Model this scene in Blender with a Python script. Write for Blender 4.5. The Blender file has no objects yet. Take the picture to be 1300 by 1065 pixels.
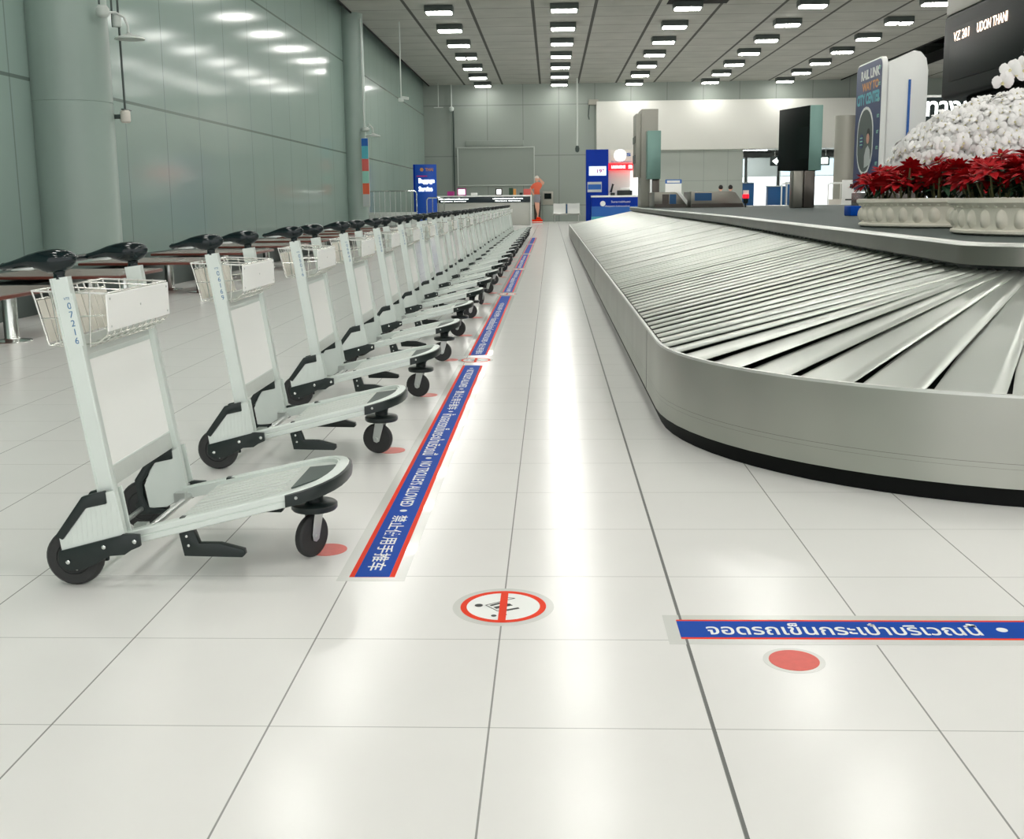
import bpy, bmesh, math, random
from math import sin, cos, pi, radians as R, sqrt
from mathutils import Vector, Matrix
random.seed(7)
COL = bpy.context.scene.collection
PI = math.pi

# ------------------------------------------------------------------ helpers
def lin(h):
    h = h.lstrip('#'); c = [int(h[i:i+2], 16)/255 for i in (0, 2, 4)]
    return tuple((x/12.92 if x <= .04045 else ((x+.055)/1.055)**2.4) for x in c) + (1,)

def mat(name, color, rough=.5, metal=0., spec=.5, emit=None, estr=0., bump=None, vary=None, coat=0., aniso=0., alpha=1., trans=0.):
    m = bpy.data.materials.new(name); m.use_nodes = True
    nt = m.node_tree; b = nt.nodes['Principled BSDF']
    col = lin(color) if isinstance(color, str) else color
    b.inputs['Base Color'].default_value = col
    b.inputs['Roughness'].default_value = rough
    b.inputs['Metallic'].default_value = metal
    b.inputs['Specular IOR Level'].default_value = spec
    b.inputs['Coat Weight'].default_value = coat
    b.inputs['Alpha'].default_value = alpha
    b.inputs['Transmission Weight'].default_value = trans
    if emit:
        b.inputs['Emission Color'].default_value = lin(emit); b.inputs['Emission Strength'].default_value = estr
    if vary:   # (scale, amount)
        tc = nt.nodes.new('ShaderNodeTexCoord'); nz = nt.nodes.new('ShaderNodeTexNoise')
        nz.inputs['Scale'].default_value = vary[0]; nz.inputs['Detail'].default_value = 4
        nt.links.new(tc.outputs['Object'], nz.inputs['Vector'])
        mx = nt.nodes.new('ShaderNodeMix'); mx.data_type = 'RGBA'
        mx.inputs[6].default_value = tuple(c*(1-vary[1]) for c in col[:3])+(1,)
        mx.inputs[7].default_value = tuple(min(1, c*(1+vary[1])) for c in col[:3])+(1,)
        nt.links.new(nz.outputs['Fac'], mx.inputs[0]); nt.links.new(mx.outputs[2], b.inputs['Base Color'])
    if bump:   # (scale vec, strength, distance)
        tc = nt.nodes.new('ShaderNodeTexCoord'); mp = nt.nodes.new('ShaderNodeMapping')
        mp.inputs['Scale'].default_value = bump[0]; nz = nt.nodes.new('ShaderNodeTexNoise')
        nz.inputs['Scale'].default_value = 1; nz.inputs['Detail'].default_value = 5
        bp = nt.nodes.new('ShaderNodeBump'); bp.inputs['Strength'].default_value = bump[1]
        bp.inputs['Distance'].default_value = bump[2]
        nt.links.new(tc.outputs['Object'], mp.inputs['Vector']); nt.links.new(mp.outputs[0], nz.inputs['Vector'])
        nt.links.new(nz.outputs['Fac'], bp.inputs['Height']); nt.links.new(bp.outputs[0], b.inputs['Normal'])
    return m

def line_mask(nt, coord, period, offset, width):
    """1 on a thin line every period"""
    def M(op, a, b=None):
        n = nt.nodes.new('ShaderNodeMath'); n.operation = op
        for i, v in enumerate((a, b)):
            if v is None: continue
            if isinstance(v, (int, float)): n.inputs[i].default_value = v
            else: nt.links.new(v, n.inputs[i])
        return n.outputs[0]
    t = M('SUBTRACT', coord, offset - period*.5)
    t = M('DIVIDE', t, period); t = M('FRACT', t); t = M('SUBTRACT', t, .5); t = M('ABSOLUTE', t)
    return M('LESS_THAN', t, width*.5/period)

def panel_mat(name, color, linecol, lines, rough=.3, spec=.5, noise=None, coat=0., rough_var=0., metal=0., bumpy=0.):
    """lines: list of (axis, period, offset, width, strength) in world metres"""
    m = bpy.data.materials.new(name); m.use_nodes = True
    nt = m.node_tree; b = nt.nodes['Principled BSDF']
    g = nt.nodes.new('ShaderNodeNewGeometry'); sp = nt.nodes.new('ShaderNodeSeparateXYZ')
    nt.links.new(g.outputs['Position'], sp.inputs[0])
    base = nt.nodes.new('ShaderNodeRGB'); base.outputs[0].default_value = lin(color)
    cur = base.outputs[0]
    if noise:
        nz = nt.nodes.new('ShaderNodeTexNoise'); nz.inputs['Scale'].default_value = noise[0]; nz.inputs['Detail'].default_value = 5
        nt.links.new(g.outputs['Position'], nz.inputs['Vector'])
        mx = nt.nodes.new('ShaderNodeMix'); mx.data_type = 'RGBA'
        c = lin(color)
        mx.inputs[6].default_value = tuple(v*(1-noise[1]) for v in c[:3])+(1,)
        mx.inputs[7].default_value = tuple(min(1, v*(1+noise[1])) for v in c[:3])+(1,)
        nt.links.new(nz.outputs['Fac'], mx.inputs[0]); cur = mx.outputs[2]
    for ax, per, off, w, st in lines:
        mk = line_mask(nt, sp.outputs[ax], per, off, w)
        ml = nt.nodes.new('ShaderNodeMath'); ml.operation = 'MULTIPLY'; ml.inputs[1].default_value = st
        nt.links.new(mk, ml.inputs[0])
        mx = nt.nodes.new('ShaderNodeMix'); mx.data_type = 'RGBA'
        nt.links.new(ml.outputs[0], mx.inputs[0]); nt.links.new(cur, mx.inputs[6])
        mx.inputs[7].default_value = lin(linecol); cur = mx.outputs[2]
    nt.links.new(cur, b.inputs['Base Color'])
    b.inputs['Roughness'].default_value = rough; b.inputs['Specular IOR Level'].default_value = spec
    b.inputs['Coat Weight'].default_value = coat; b.inputs['Metallic'].default_value = metal
    if bumpy:
        nz = nt.nodes.new('ShaderNodeTexNoise'); nz.inputs['Scale'].default_value = 1.2; nz.inputs['Detail'].default_value = 1
        nt.links.new(g.outputs['Position'], nz.inputs['Vector'])
        bp = nt.nodes.new('ShaderNodeBump'); bp.inputs['Strength'].default_value = bumpy; bp.inputs['Distance'].default_value = .02
        nt.links.new(nz.outputs['Fac'], bp.inputs['Height']); nt.links.new(bp.outputs[0], b.inputs['Normal'])
    return m

class MB:
    """collects shapes, then links them as ONE mesh object"""
    def __init__(s): s.v = []; s.f = []; s.m = []; s.cm = 0
    def add(s, vs, fs):
        o = len(s.v); s.v += [tuple(v) for v in vs]
        for f in fs: s.f.append(tuple(i+o for i in f)); s.m.append(s.cm)
        return s
    def box(s, x0, x1, y0, y1, z0, z1, rot=None):
        vs = [Vector((x, y, z)) for x in (x0, x1) for y in (y0, y1) for z in (z0, z1)]
        if rot: # (angle, axis, centre)
            M = Matrix.Rotation(rot[0], 3, rot[1]); c = Vector(rot[2]); vs = [M@(v-c)+c for v in vs]
        return s.add(vs, [(0,1,3,2),(4,6,7,5),(0,4,5,1),(2,3,7,6),(0,2,6,4),(1,5,7,3)])
    def prism(s, poly, a, b, axis='y'):
        """poly in the plane perpendicular to axis, extruded from a to b"""
        n = len(poly)
        def P(p, t):
            return (p[0], t, p[1]) if axis == 'y' else (t, p[0], p[1]) if axis == 'x' else (p[0], p[1], t)
        vs = [P(p, a) for p in poly] + [P(p, b) for p in poly]
        fs = [tuple(range(n))[::-1], tuple(range(n, 2*n))] + [(i, (i+1) % n, (i+1) % n+n, i+n) for i in range(n)]
        return s.add(vs, fs)
    def tube(s, pts, r, n=8, closed=False, cap=True):
        pts = [Vector(p) for p in pts]; k = len(pts); rings = []
        rr = r if isinstance(r, (list, tuple)) else [r]*k
        up = None
        for i, p in enumerate(pts):
            if closed: t = (pts[(i+1) % k]-pts[i-1])
            else: t = pts[min(i+1, k-1)]-pts[max(i-1, 0)]
            t.normalize()
            if up is None: up = Vector((0, 0, 1)) if abs(t.z) < .9 else Vector((1, 0, 0))
            u = t.cross(up)
            if u.length < 1e-4: u = t.orthogonal()
            u.normalize(); w = u.cross(t).normalized(); up = w
            rings.append([p+(u*cos(2*pi*j/n)+w*sin(2*pi*j/n))*rr[i] for j in range(n)])
        vs = [v for ri in rings for v in ri]; fs = []
        for i in range(k if closed else k-1):
            a = i*n; b = ((i+1) % k)*n
            fs += [(a+j, a+(j+1) % n, b+(j+1) % n, b+j) for j in range(n)]
        if cap and not closed: fs += [tuple(range(n))[::-1], tuple(range((k-1)*n, k*n))]
        return s.add(vs, fs)
    def lathe(s, prof, c, axis='z', n=24):
        """prof: list of (radius, height along axis)"""
        vs = []; fs = []
        for r, h in prof:
            for j in range(n):
                a = 2*pi*j/n; u, w = r*cos(a), r*sin(a)
                p = (u, w, h) if axis == 'z' else (u, h, w) if axis == 'y' else (h, u, w)
                vs.append((c[0]+p[0], c[1]+p[1], c[2]+p[2]))
        for i in range(len(prof)-1):
            a = i*n; b = a+n; fs += [(a+j, a+(j+1) % n, b+(j+1) % n, b+j) for j in range(n)]
        fs += [tuple(range(n))[::-1], tuple(range((len(prof)-1)*n, len(prof)*n))]
        return s.add(vs, fs)
    def loft(s, rings, closed_ring=True, cap=True):
        n = len(rings[0]); vs = [v for r in rings for v in r]; fs = []
        for i in range(len(rings)-1):
            a = i*n; b = a+n
            fs += [(a+j, a+(j+1) % n, b+(j+1) % n, b+j) for j in range(n if closed_ring else n-1)]
        if cap and closed_ring: fs += [tuple(range(n))[::-1], tuple(range((len(rings)-1)*n, len(rings)*n))]
        return s.add(vs, fs)
    def ball(s, c, r, n=8, k=6):
        r = r if isinstance(r, (tuple, list)) else (r, r, r)
        vs = [(c[0], c[1], c[2]-r[2])]; fs = []
        for i in range(1, k):
            t = -pi/2+pi*i/k
            vs += [(c[0]+r[0]*cos(t)*cos(2*pi*j/n), c[1]+r[1]*cos(t)*sin(2*pi*j/n), c[2]+r[2]*sin(t)) for j in range(n)]
        vs.append((c[0], c[1], c[2]+r[2])); L = len(vs)-1
        fs += [(0, 1+(j+1) % n, 1+j) for j in range(n)]
        for i in range(k-2):
            a = 1+i*n; b = a+n; fs += [(a+j, a+(j+1) % n, b+(j+1) % n, b+j) for j in range(n)]
        a = 1+(k-2)*n; fs += [(a+j, a+(j+1) % n, L) for j in range(n)]
        return s.add(vs, fs)
    def mesh(s, name, mats, bevel=0., smooth=35, seg=2):
        me = bpy.data.meshes.new(name); me.from_pydata(s.v, [], s.f)
        for m in (mats if isinstance(mats, (list, tuple)) else [mats]): me.materials.append(m)
        for p, k in zip(me.polygons, s.m): p.material_index = k
        bm = bmesh.new(); bm.from_mesh(me)
        bmesh.ops.recalc_face_normals(bm, faces=bm.faces)
        if bevel:
            es = [e for e in bm.edges if len(e.link_faces) == 2 and e.calc_face_angle(0) > R(35)]
            bmesh.ops.bevel(bm, geom=es, offset=bevel, segments=seg, profile=.5, affect='EDGES', clamp_overlap=True)
        bm.to_mesh(me); bm.free()
        if smooth:
            for p in me.polygons: p.use_smooth = True
            me.set_sharp_from_angle(angle=R(smooth))
        return me
    def build(s, name, mats, parent=None, loc=(0, 0, 0), bevel=0., smooth=35, seg=2):
        o = bpy.data.objects.new(name, s.mesh(name, mats, bevel, smooth, seg)); COL.objects.link(o)
        o.location = loc
        if parent: o.parent = parent
        return o

def tag(o, label=None, cat=None, group=None, kind=None):
    if label: o['label'] = label
    if cat: o['category'] = cat
    if group: o['group'] = group
    if kind: o['kind'] = kind
    return o
def thing(name, label, cat, loc=(0, 0, 0), rz=0, group=None):
    o = bpy.data.objects.new(name, None); COL.objects.link(o); o.location = loc; o.rotation_euler = (0, 0, rz)
    o.empty_display_size = .2
    return tag(o, label, cat, group)
def struct(o): o['kind'] = 'structure'; return o
def dup(root, loc, label=None, rz=None, skip=()):
    r = root.copy(); COL.objects.link(r); r.location = loc
    if rz is not None: r.rotation_euler = (0, 0, rz)
    if label: r['label'] = label
    for ch in list(root.children):
        if ch.name.split('.')[0] in skip: continue
        c = ch.copy(); COL.objects.link(c); c.parent = r
        for g in list(ch.children):
            if g.name.split('.')[0] in skip: continue
            d = g.copy(); COL.objects.link(d); d.parent = c
    return r
def text_mesh(body, size, extrude=.0006, align='CENTER', width=1.0, bold=0.):
    cu = bpy.data.curves.new('lettering', 'FONT'); cu.body = body; cu.size = size
    cu.extrude = extrude; cu.align_x = align; cu.align_y = 'CENTER'; cu.offset = bold; cu.resolution_u = 3
    o = bpy.data.objects.new('lettering', cu); COL.objects.link(o)
    bpy.context.view_layer.update()
    dg = bpy.context.evaluated_depsgraph_get()
    me = bpy.data.meshes.new_from_object(o.evaluated_get(dg))
    bpy.data.objects.remove(o); bpy.data.curves.remove(cu)
    me.transform(Matrix.Diagonal((width, 1, 1, 1)))
    return me
def text(name, body, size, m, parent, loc, xdir=(1, 0, 0), updir=(0, 0, 1), width=1., bold=0., extrude=.0006, align='CENTER', fit=None):
    me = text_mesh(body, size, extrude, align, width, bold)
    if fit and me.vertices:   # stretch to a given (width, height)
        xs = [v.co.x for v in me.vertices]; ys = [v.co.y for v in me.vertices]
        cx, cy = (min(xs)+max(xs))/2, (min(ys)+max(ys))/2
        sx = fit[0]/(max(xs)-min(xs)); sy = fit[1]/(max(ys)-min(ys)) if fit[1] else sx
        me.transform(Matrix.Diagonal((sx, sy, 1, 1)) @ Matrix.Translation((-cx, -cy, 0)))
    x = Vector(xdir).normalized(); u = Vector(updir).normalized(); z = x.cross(u)
    M = Matrix((x, u, z)).transposed().to_4x4()
    me.transform(M)
    me.materials.clear(); me.materials.append(m)
    o = bpy.data.objects.new(name, me); COL.objects.link(o); o.location = loc
    if parent: o.parent = parent
    return o

# ------------------------------------------------------------------ materials
M = {}
M['floor'] = panel_mat('floor_tile', '#ecebe8', '#868683', [(0, .5, -.146, .0045, .85), (1, .5, 2.281, .0035, .55)], rough=.19, spec=.33, noise=(3., .03), bumpy=.012)
M['joint'] = mat('joint', '#6a6c69', .6)
M['wall'] = panel_mat('wall_panel', '#98ada5', '#5f6d67', [(1, 1.98, 14.7, .03, .55), (2, 3.12, 2.9, .05, .8)], rough=.12, spec=.14, noise=(.6, .05), bumpy=.012)
M['backwall'] = panel_mat('back_wall_panel', '#959e96', '#6d7670', [(0, 2.02, -5.62, .05, .6), (2, 2.8, 3.72, .06, .6)], rough=.4, noise=(.5, .04))
M['ceiling'] = panel_mat('ceiling_tile', '#a9aaa3', '#3b3c38', [(0, 2.12, -2.72, .11, .95), (1, 1.965, 38.6, .05, .75)], rough=.9, noise=(.9, .18))
M['void'] = mat('void', '#0b0d0d', .9)
M['plinth'] = mat('plinth', '#4f5a57', .45, vary=(1.5, .1))
M['column'] = mat('column_paint', '#9aaca4', .35, vary=(1.3, .1))
M['white_band'] = mat('white_band', '#e6e6df', .5, vary=(.4, .03))
M['light_grey_wall'] = panel_mat('pale_wall', '#a9b0a8', '#848c86', [(0, 1.35, 3.2, .04, .5), (2, 1.6, 2.2, .04, .5)], rough=.4, noise=(.5, .04))
M['lamp'] = mat('lamp_glow', '#ffffff', .5, emit='#fffdf7', estr=29)
M['strip'] = mat('strip_glow', '#ffffff', .5, emit='#f6fbff', estr=11)
M['lamp_box'] = mat('lamp_box', '#4c5451', .6)
M['alu'] = mat('trolley_aluminium', '#dfe7e2', .36, .3, vary=(9, .05))
M['alu_dark'] = mat('trolley_plate', '#d3d8d3', .4, .3, vary=(20, .06))
M['white_board'] = mat('white_board', '#fbfcf9', .35, vary=(5, .02))
M['black_plastic'] = mat('black_plastic', '#12201f', .32, spec=.55)
M['grip'] = mat('grip_plastic', '#06181b', .1, spec=.45)
M['tyre'] = mat('tyre', '#2e2f2f', .55, vary=(30, .15))
M['hub'] = mat('hub', '#141818', .3)
M['frame_pale'] = mat('frame_pale', '#b9c0ba', .4)
M['board_grey'] = mat('board_grey', '#8f9890', .45, vary=(.7, .04))
M['chrome'] = mat('chrome', '#dfe3df', .16, .95)
M['zinc'] = mat('zinc', '#c9cdca', .3, .8)
M['wire'] = mat('basket_wire', '#d7d8d2', .25, .85)
M['cream'] = mat('cream_slat', '#e5e0d6', .5)
M['blue_ink'] = mat('blue_ink', '#2c6f9f', .5)
M['tape_blue'] = mat('tape_blue', '#0348ac', .5, spec=.08, vary=(14, .12))
M['tape_red'] = mat('tape_red', '#ee3d1c', .5, spec=.08)
M['tape_white'] = mat('tape_white', '#f3f5f2', .4)
M['film'] = mat('clear_film', '#dedfda', .2, coat=.3)
M['dot'] = mat('red_dot', '#e2584c', .35, vary=(40, .12))
M['dotfilm'] = mat('sticker_film', '#e2e3de', .2, coat=.3)
M['ink'] = mat('black_ink', '#262b29', .5)
def brushed(name, color, rough, sc, st, dist, metal=1., vary=.1):
    m = mat(name, color, rough, metal, bump=(sc, st, dist) if st else None, vary=(2.2, vary))
    nt = m.node_tree; b = nt.nodes['Principled BSDF']
    nz = nt.nodes.new('ShaderNodeTexNoise'); nz.inputs['Scale'].default_value = 1; nz.inputs['Detail'].default_value = 1
    tc = nt.nodes.new('ShaderNodeTexCoord'); mp = nt.nodes.new('ShaderNodeMapping'); mp.inputs['Scale'].default_value = (5, 5, .8)
    nt.links.new(tc.outputs['Object'], mp.inputs['Vector']); nt.links.new(mp.outputs[0], nz.inputs['Vector'])
    for n in nt.nodes:
        if n.type == 'TEX_NOISE': n.inputs['Detail'].default_value = 1.5
    mr = nt.nodes.new('ShaderNodeMapRange'); mr.inputs[3].default_value = rough*.96; mr.inputs[4].default_value = rough*1.2
    nt.links.new(nz.outputs['Fac'], mr.inputs[0]); nt.links.new(mr.outputs[0], b.inputs['Roughness'])
    return m
M['steel_panel'] = brushed('steel_panel', '#b0b2aa', .33, (2, 2, 60), 0, .003, vary=.2)
M['slat'] = brushed('slat_steel', '#ced2cc', .32, (60, 60, 60), 0, .002, metal=.83, vary=.12)
M['skirt'] = brushed('skirt_steel', '#85847e', .32, (14, 14, .5), 0, .004)
M['rimsteel'] = mat('rim_steel', '#dde0db', .32, .8)
M['rubber'] = mat('deck_rubber', '#46514f', .6, vary=(7, .12), spec=.3)
M['kick'] = mat('kick_rubber', '#010303', .6, spec=.2, vary=(25, .5))
M['bed'] = mat('belt_bed', '#141b19', .5)
M['screen_black'] = mat('screen_housing', '#0e1513', .4, spec=.08)
M['screen_glass'] = mat('screen_glass', '#141c1a', .4, spec=.06)
M['led'] = mat('led_letters', '#ffe9d6', .5, emit='#ffdcc4', estr=3.2)
M['totem_grey'] = mat('totem_grey', '#a8a69c', .4, .3)
M['totem_green'] = mat('totem_green', '#7fa39a', .3, .3)
M['bronze'] = mat('dark_steel', '#5a5550', .25, .7)
M['steel_base'] = brushed('base_steel', '#8c8a82', .33, (60, 60, 1), .1, .004)
M['stone'] = mat('planter_stone', '#e8e2d4', .65, vary=(18, .07), bump=((40, 40, 40), .2, .004))
M['soil'] = mat('soil', '#17130f', .9)
M['red_bract'] = mat('red_bract', '#a40a14', .6, spec=.2, vary=(15, .3))
M['leaf'] = mat('plant_leaf', '#24472c', .5, vary=(12, .3))
M['petal'] = mat('white_petal', '#f3f1f0', .6)
M['lip'] = mat('orchid_lip', '#d8cfa0', .5)
M['stem'] = mat('plant_stem', '#5b5a34', .6)
M['wood'] = mat('bench_wood', '#6a3428', .3, vary=(6, .2))
M['wood_sheen'] = mat('bench_sheen', '#9c8a83', .25, vary=(4, .1))  # brown-red wood greyed: light reflected on the seats put into the colour
M['blue_deep'] = mat('banner_blue', '#0433a0', .45, spec=.15)
M['blue_mid'] = mat('poster_blue', '#1d63b8', .35)
M['navy'] = mat('banner_navy', '#0c2a66', .35)
M['cyan'] = mat('poster_cyan', '#58b8c8', .4)
M['orange'] = mat('orange_print', '#ea6a48', .45)
M['salmon'] = mat('salmon_print', '#df6a62', .45)
M['mint'] = mat('mint_print', '#9fd8c8', .45)
M['teal_glow'] = mat('lit_print_blue', '#143f93', .4, emit='#1c56b8', estr=.18)
M['red_sign'] = mat('red_sign', '#d81422', .4, emit='#f01020', estr=1.8)
M['white_glow'] = mat('lit_white', '#ffffff', .5, emit='#f2faff', estr=1.0)
M['pale_glow'] = mat('lit_pale_blue', '#dff2fa', .5, emit='#d2ecf8', estr=.7)
M['text_glow'] = mat('lit_lettering', '#ffffff', .5, emit='#f6fff8', estr=2.5)
M['gold'] = mat('gold_print', '#e09a4a', .4)
M['magenta'] = mat('magenta_print', '#c03a90', .4)
M['skin'] = mat('skin_print', '#e0a890', .5)
M['hair'] = mat('hair', '#161210', .5)
M['grey_cloth'] = mat('grey_cloth', '#8e8f96', .8)
M['shirt_white'] = mat('white_shirt', '#c9cfce', .8)
M['dark_cloth'] = mat('dark_trousers', '#23262b', .8)
M['desk_blue'] = mat('desk_blue', '#1f5688', .4)
M['dark_green'] = mat('sign_green_black', '#0c2423', .3)
M['seat_steel'] = mat('seat_steel', '#c3c6c2', .3, .7)
M['counter'] = mat('counter_stone', '#bfc0b8', .35, vary=(3, .05))
M['counter_dark'] = mat('counter_dark', '#15272e', .3)
M['wall_device'] = mat('device_white', '#cfd6d1', .4)
M['conduit'] = mat('conduit', '#3c4946', .4)

# ------------------------------------------------------------------ the setting
YB = 63.0
struct(MB().box(-7.5, 34, -7, 97, -.12, 0).build('floor', M['floor'], smooth=0))
struct(MB().box(.354, .361, -7, 62, 0, .0008).build('trim_1', M['joint'], smooth=0))
struct(MB().box(-7.4, -7.2, -7, YB+.2, 0, 9.6).build('wall_left', M['wall'], smooth=0))
struct(MB().box(-7.2, 10.8, YB, YB+.2, 0, 9.6).build('wall_back', [M['backwall']], smooth=0))
struct(MB().box(10.8, 34, YB, YB+.2, 3.95, 9.6).build('wall_back_upper', [M['backwall']], smooth=0))
b = MB(); b.box(2.55, 30, YB-.35, YB, 3.92, 6.62); struct(b.build('trim_2', M['white_band'], bevel=.02))
struct(MB().box(2.6, 10.8, YB-.06, YB, 0, 3.92).build('trim_3', M['light_grey_wall'], smooth=0))
b = MB(); b.box(-6.84, 16.1, -7, YB, 7.65, 7.8); b.box(18.6, 34, -7, YB, 7.65, 7.8); struct(b.build('ceiling', M['ceiling'], smooth=0))
struct(MB().box(-7.4, 34, -7, YB, 9.5, 9.6).build('ceiling_void', M['void'], smooth=0))
b = MB(); b.box(-6.88, -6.84, -7, YB, 7.6, 8.1); b.box(16.1, 16.14, -7, YB, 7.6, 8.1); b.box(18.56, 18.6, -7, YB, 7.6, 8.1)
struct(b.build('trim_4', M['void'], smooth=0))
struct(MB().box(3.9, 5.9, 33.2, 38.3, 7.63, 7.65).build('ceiling_recess_shade', M['void'], smooth=0))  # black sheet painting the dark of an opening where a panel is missing
struct(MB().box(-7.2, -5.62, 2, 60, 0, .34).build('trim_6', M['plinth'], bevel=.01))
# bright hall beyond the opening
struct(MB().box(10.6, 10.8, YB+.2, 96, 0, 5.2).build('wall_hall_left', M['light_grey_wall'], smooth=0))
struct(MB().box(33.8, 34, -7, 96, 0, 9.6).build('wall_right', M['light_grey_wall'], smooth=0))
struct(MB().box(10.6, 34, 96, 96.2, 0, 5.2).build('wall_hall_back', M['white_band'], smooth=0))
struct(MB().box(10.6, 34, YB+.2, 96.2, 5.0, 5.2).build('ceiling_2', M['white_band'], smooth=0))

# round columns along the left wall
for i, (x, y, r) in enumerate(((-6.86, 15.75, .58), (-6.98, 39.2, .44))):
    b = MB(); b.lathe([(r*1.02, 0), (r*1.02, .15), (r, .17), (r, 2.6), (r*.99, 2.605), (r*.99, 2.615), (r, 2.62), (r, 9.4)], (0, 0, 0), n=48)
    o = b.build('column', M['column'], loc=(x, y, 0))
    tag(o, ['round grey-green column nearest the camera on the left wall', 'thin round column farther down the left wall beside the striped poster'][i], 'column')
o = MB().lathe([(.36, 0), (.36, 4.0)], (0, 0, 0), n=32).build('column', M['totem_grey'], loc=(10.35, 39.6, 0))
tag(o, 'pale round column beyond the conveyor in front of the bright hall', 'column')

# ------------------------------------------------------------------ ceiling lamps
def lamp_proto(double):
    t = thing('ceiling_lamp', '', 'lamp', (0, 0, 0), 0, 'ceiling lamps')
    MB().box(-.48, .48, -.28, .28, .05, .25).build('lamp_housing', M['lamp_box'], t, bevel=.01)
    b = MB()
    if double:
        b.box(-.44, -.05, -.22, .22, .01, .055); b.box(.05, .44, -.22, .22, .01, .055)
    else: b.box(-.42, .42, -.22, .22, 0, .055)
    b.build('diffuser', M['lamp'], t, bevel=.02)
    return t
lamp_single = None; lamp_double = None
colname = ['first', 'second', 'third', 'fourth', 'fifth', 'sixth']
ordn = ['first', 'second', 'third', 'fourth', 'fifth', 'sixth', 'seventh', 'eighth', 'ninth', 'tenth', 'eleventh', 'twelfth', 'thirteenth',
        'fourteenth', 'fifteenth', 'sixteenth', 'seventeenth', 'eighteenth', 'nineteenth', 'twentieth', 'twenty-first', 'twenty-second', 'twenty-third', 'twenty-fourth', 'twenty-fifth']
for ci, x in enumerate((-3.74, .46, 4.57, 8.7, 12.75)):
    for k in range(-11, 7):
        y = 38.0+3.95*k
        dbl = (ci == 0 and k == 3) or (ci == 4 and k == 1)
        if k >= 0:
            lab = '%s ceiling lamp, %s row from the left, %s from the far wall' % ('twin' if dbl else 'single', colname[ci], ordn[6-k])
        else: lab = 'ceiling lamp overhead out of the picture, nearer than those in view'
        if dbl:
            if lamp_double is None: lamp_double = lamp_proto(True); o = lamp_double; o.location = (x, y, 7.4); o['label'] = lab
            else: o = dup(lamp_double, (x, y, 7.4), lab)
        else:
            if lamp_single is None: lamp_single = lamp_proto(False); o = lamp_single; o.location = (x, y, 7.4); o['label'] = lab
            else: o = dup(lamp_single, (x, y, 7.4), lab)
for k in range(3):
    dup(lamp_single, (20.6, 50+3.95*k, 7.4), 'ceiling lamp beyond the black ceiling gap, %s in its short row' % ordn[k])

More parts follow.
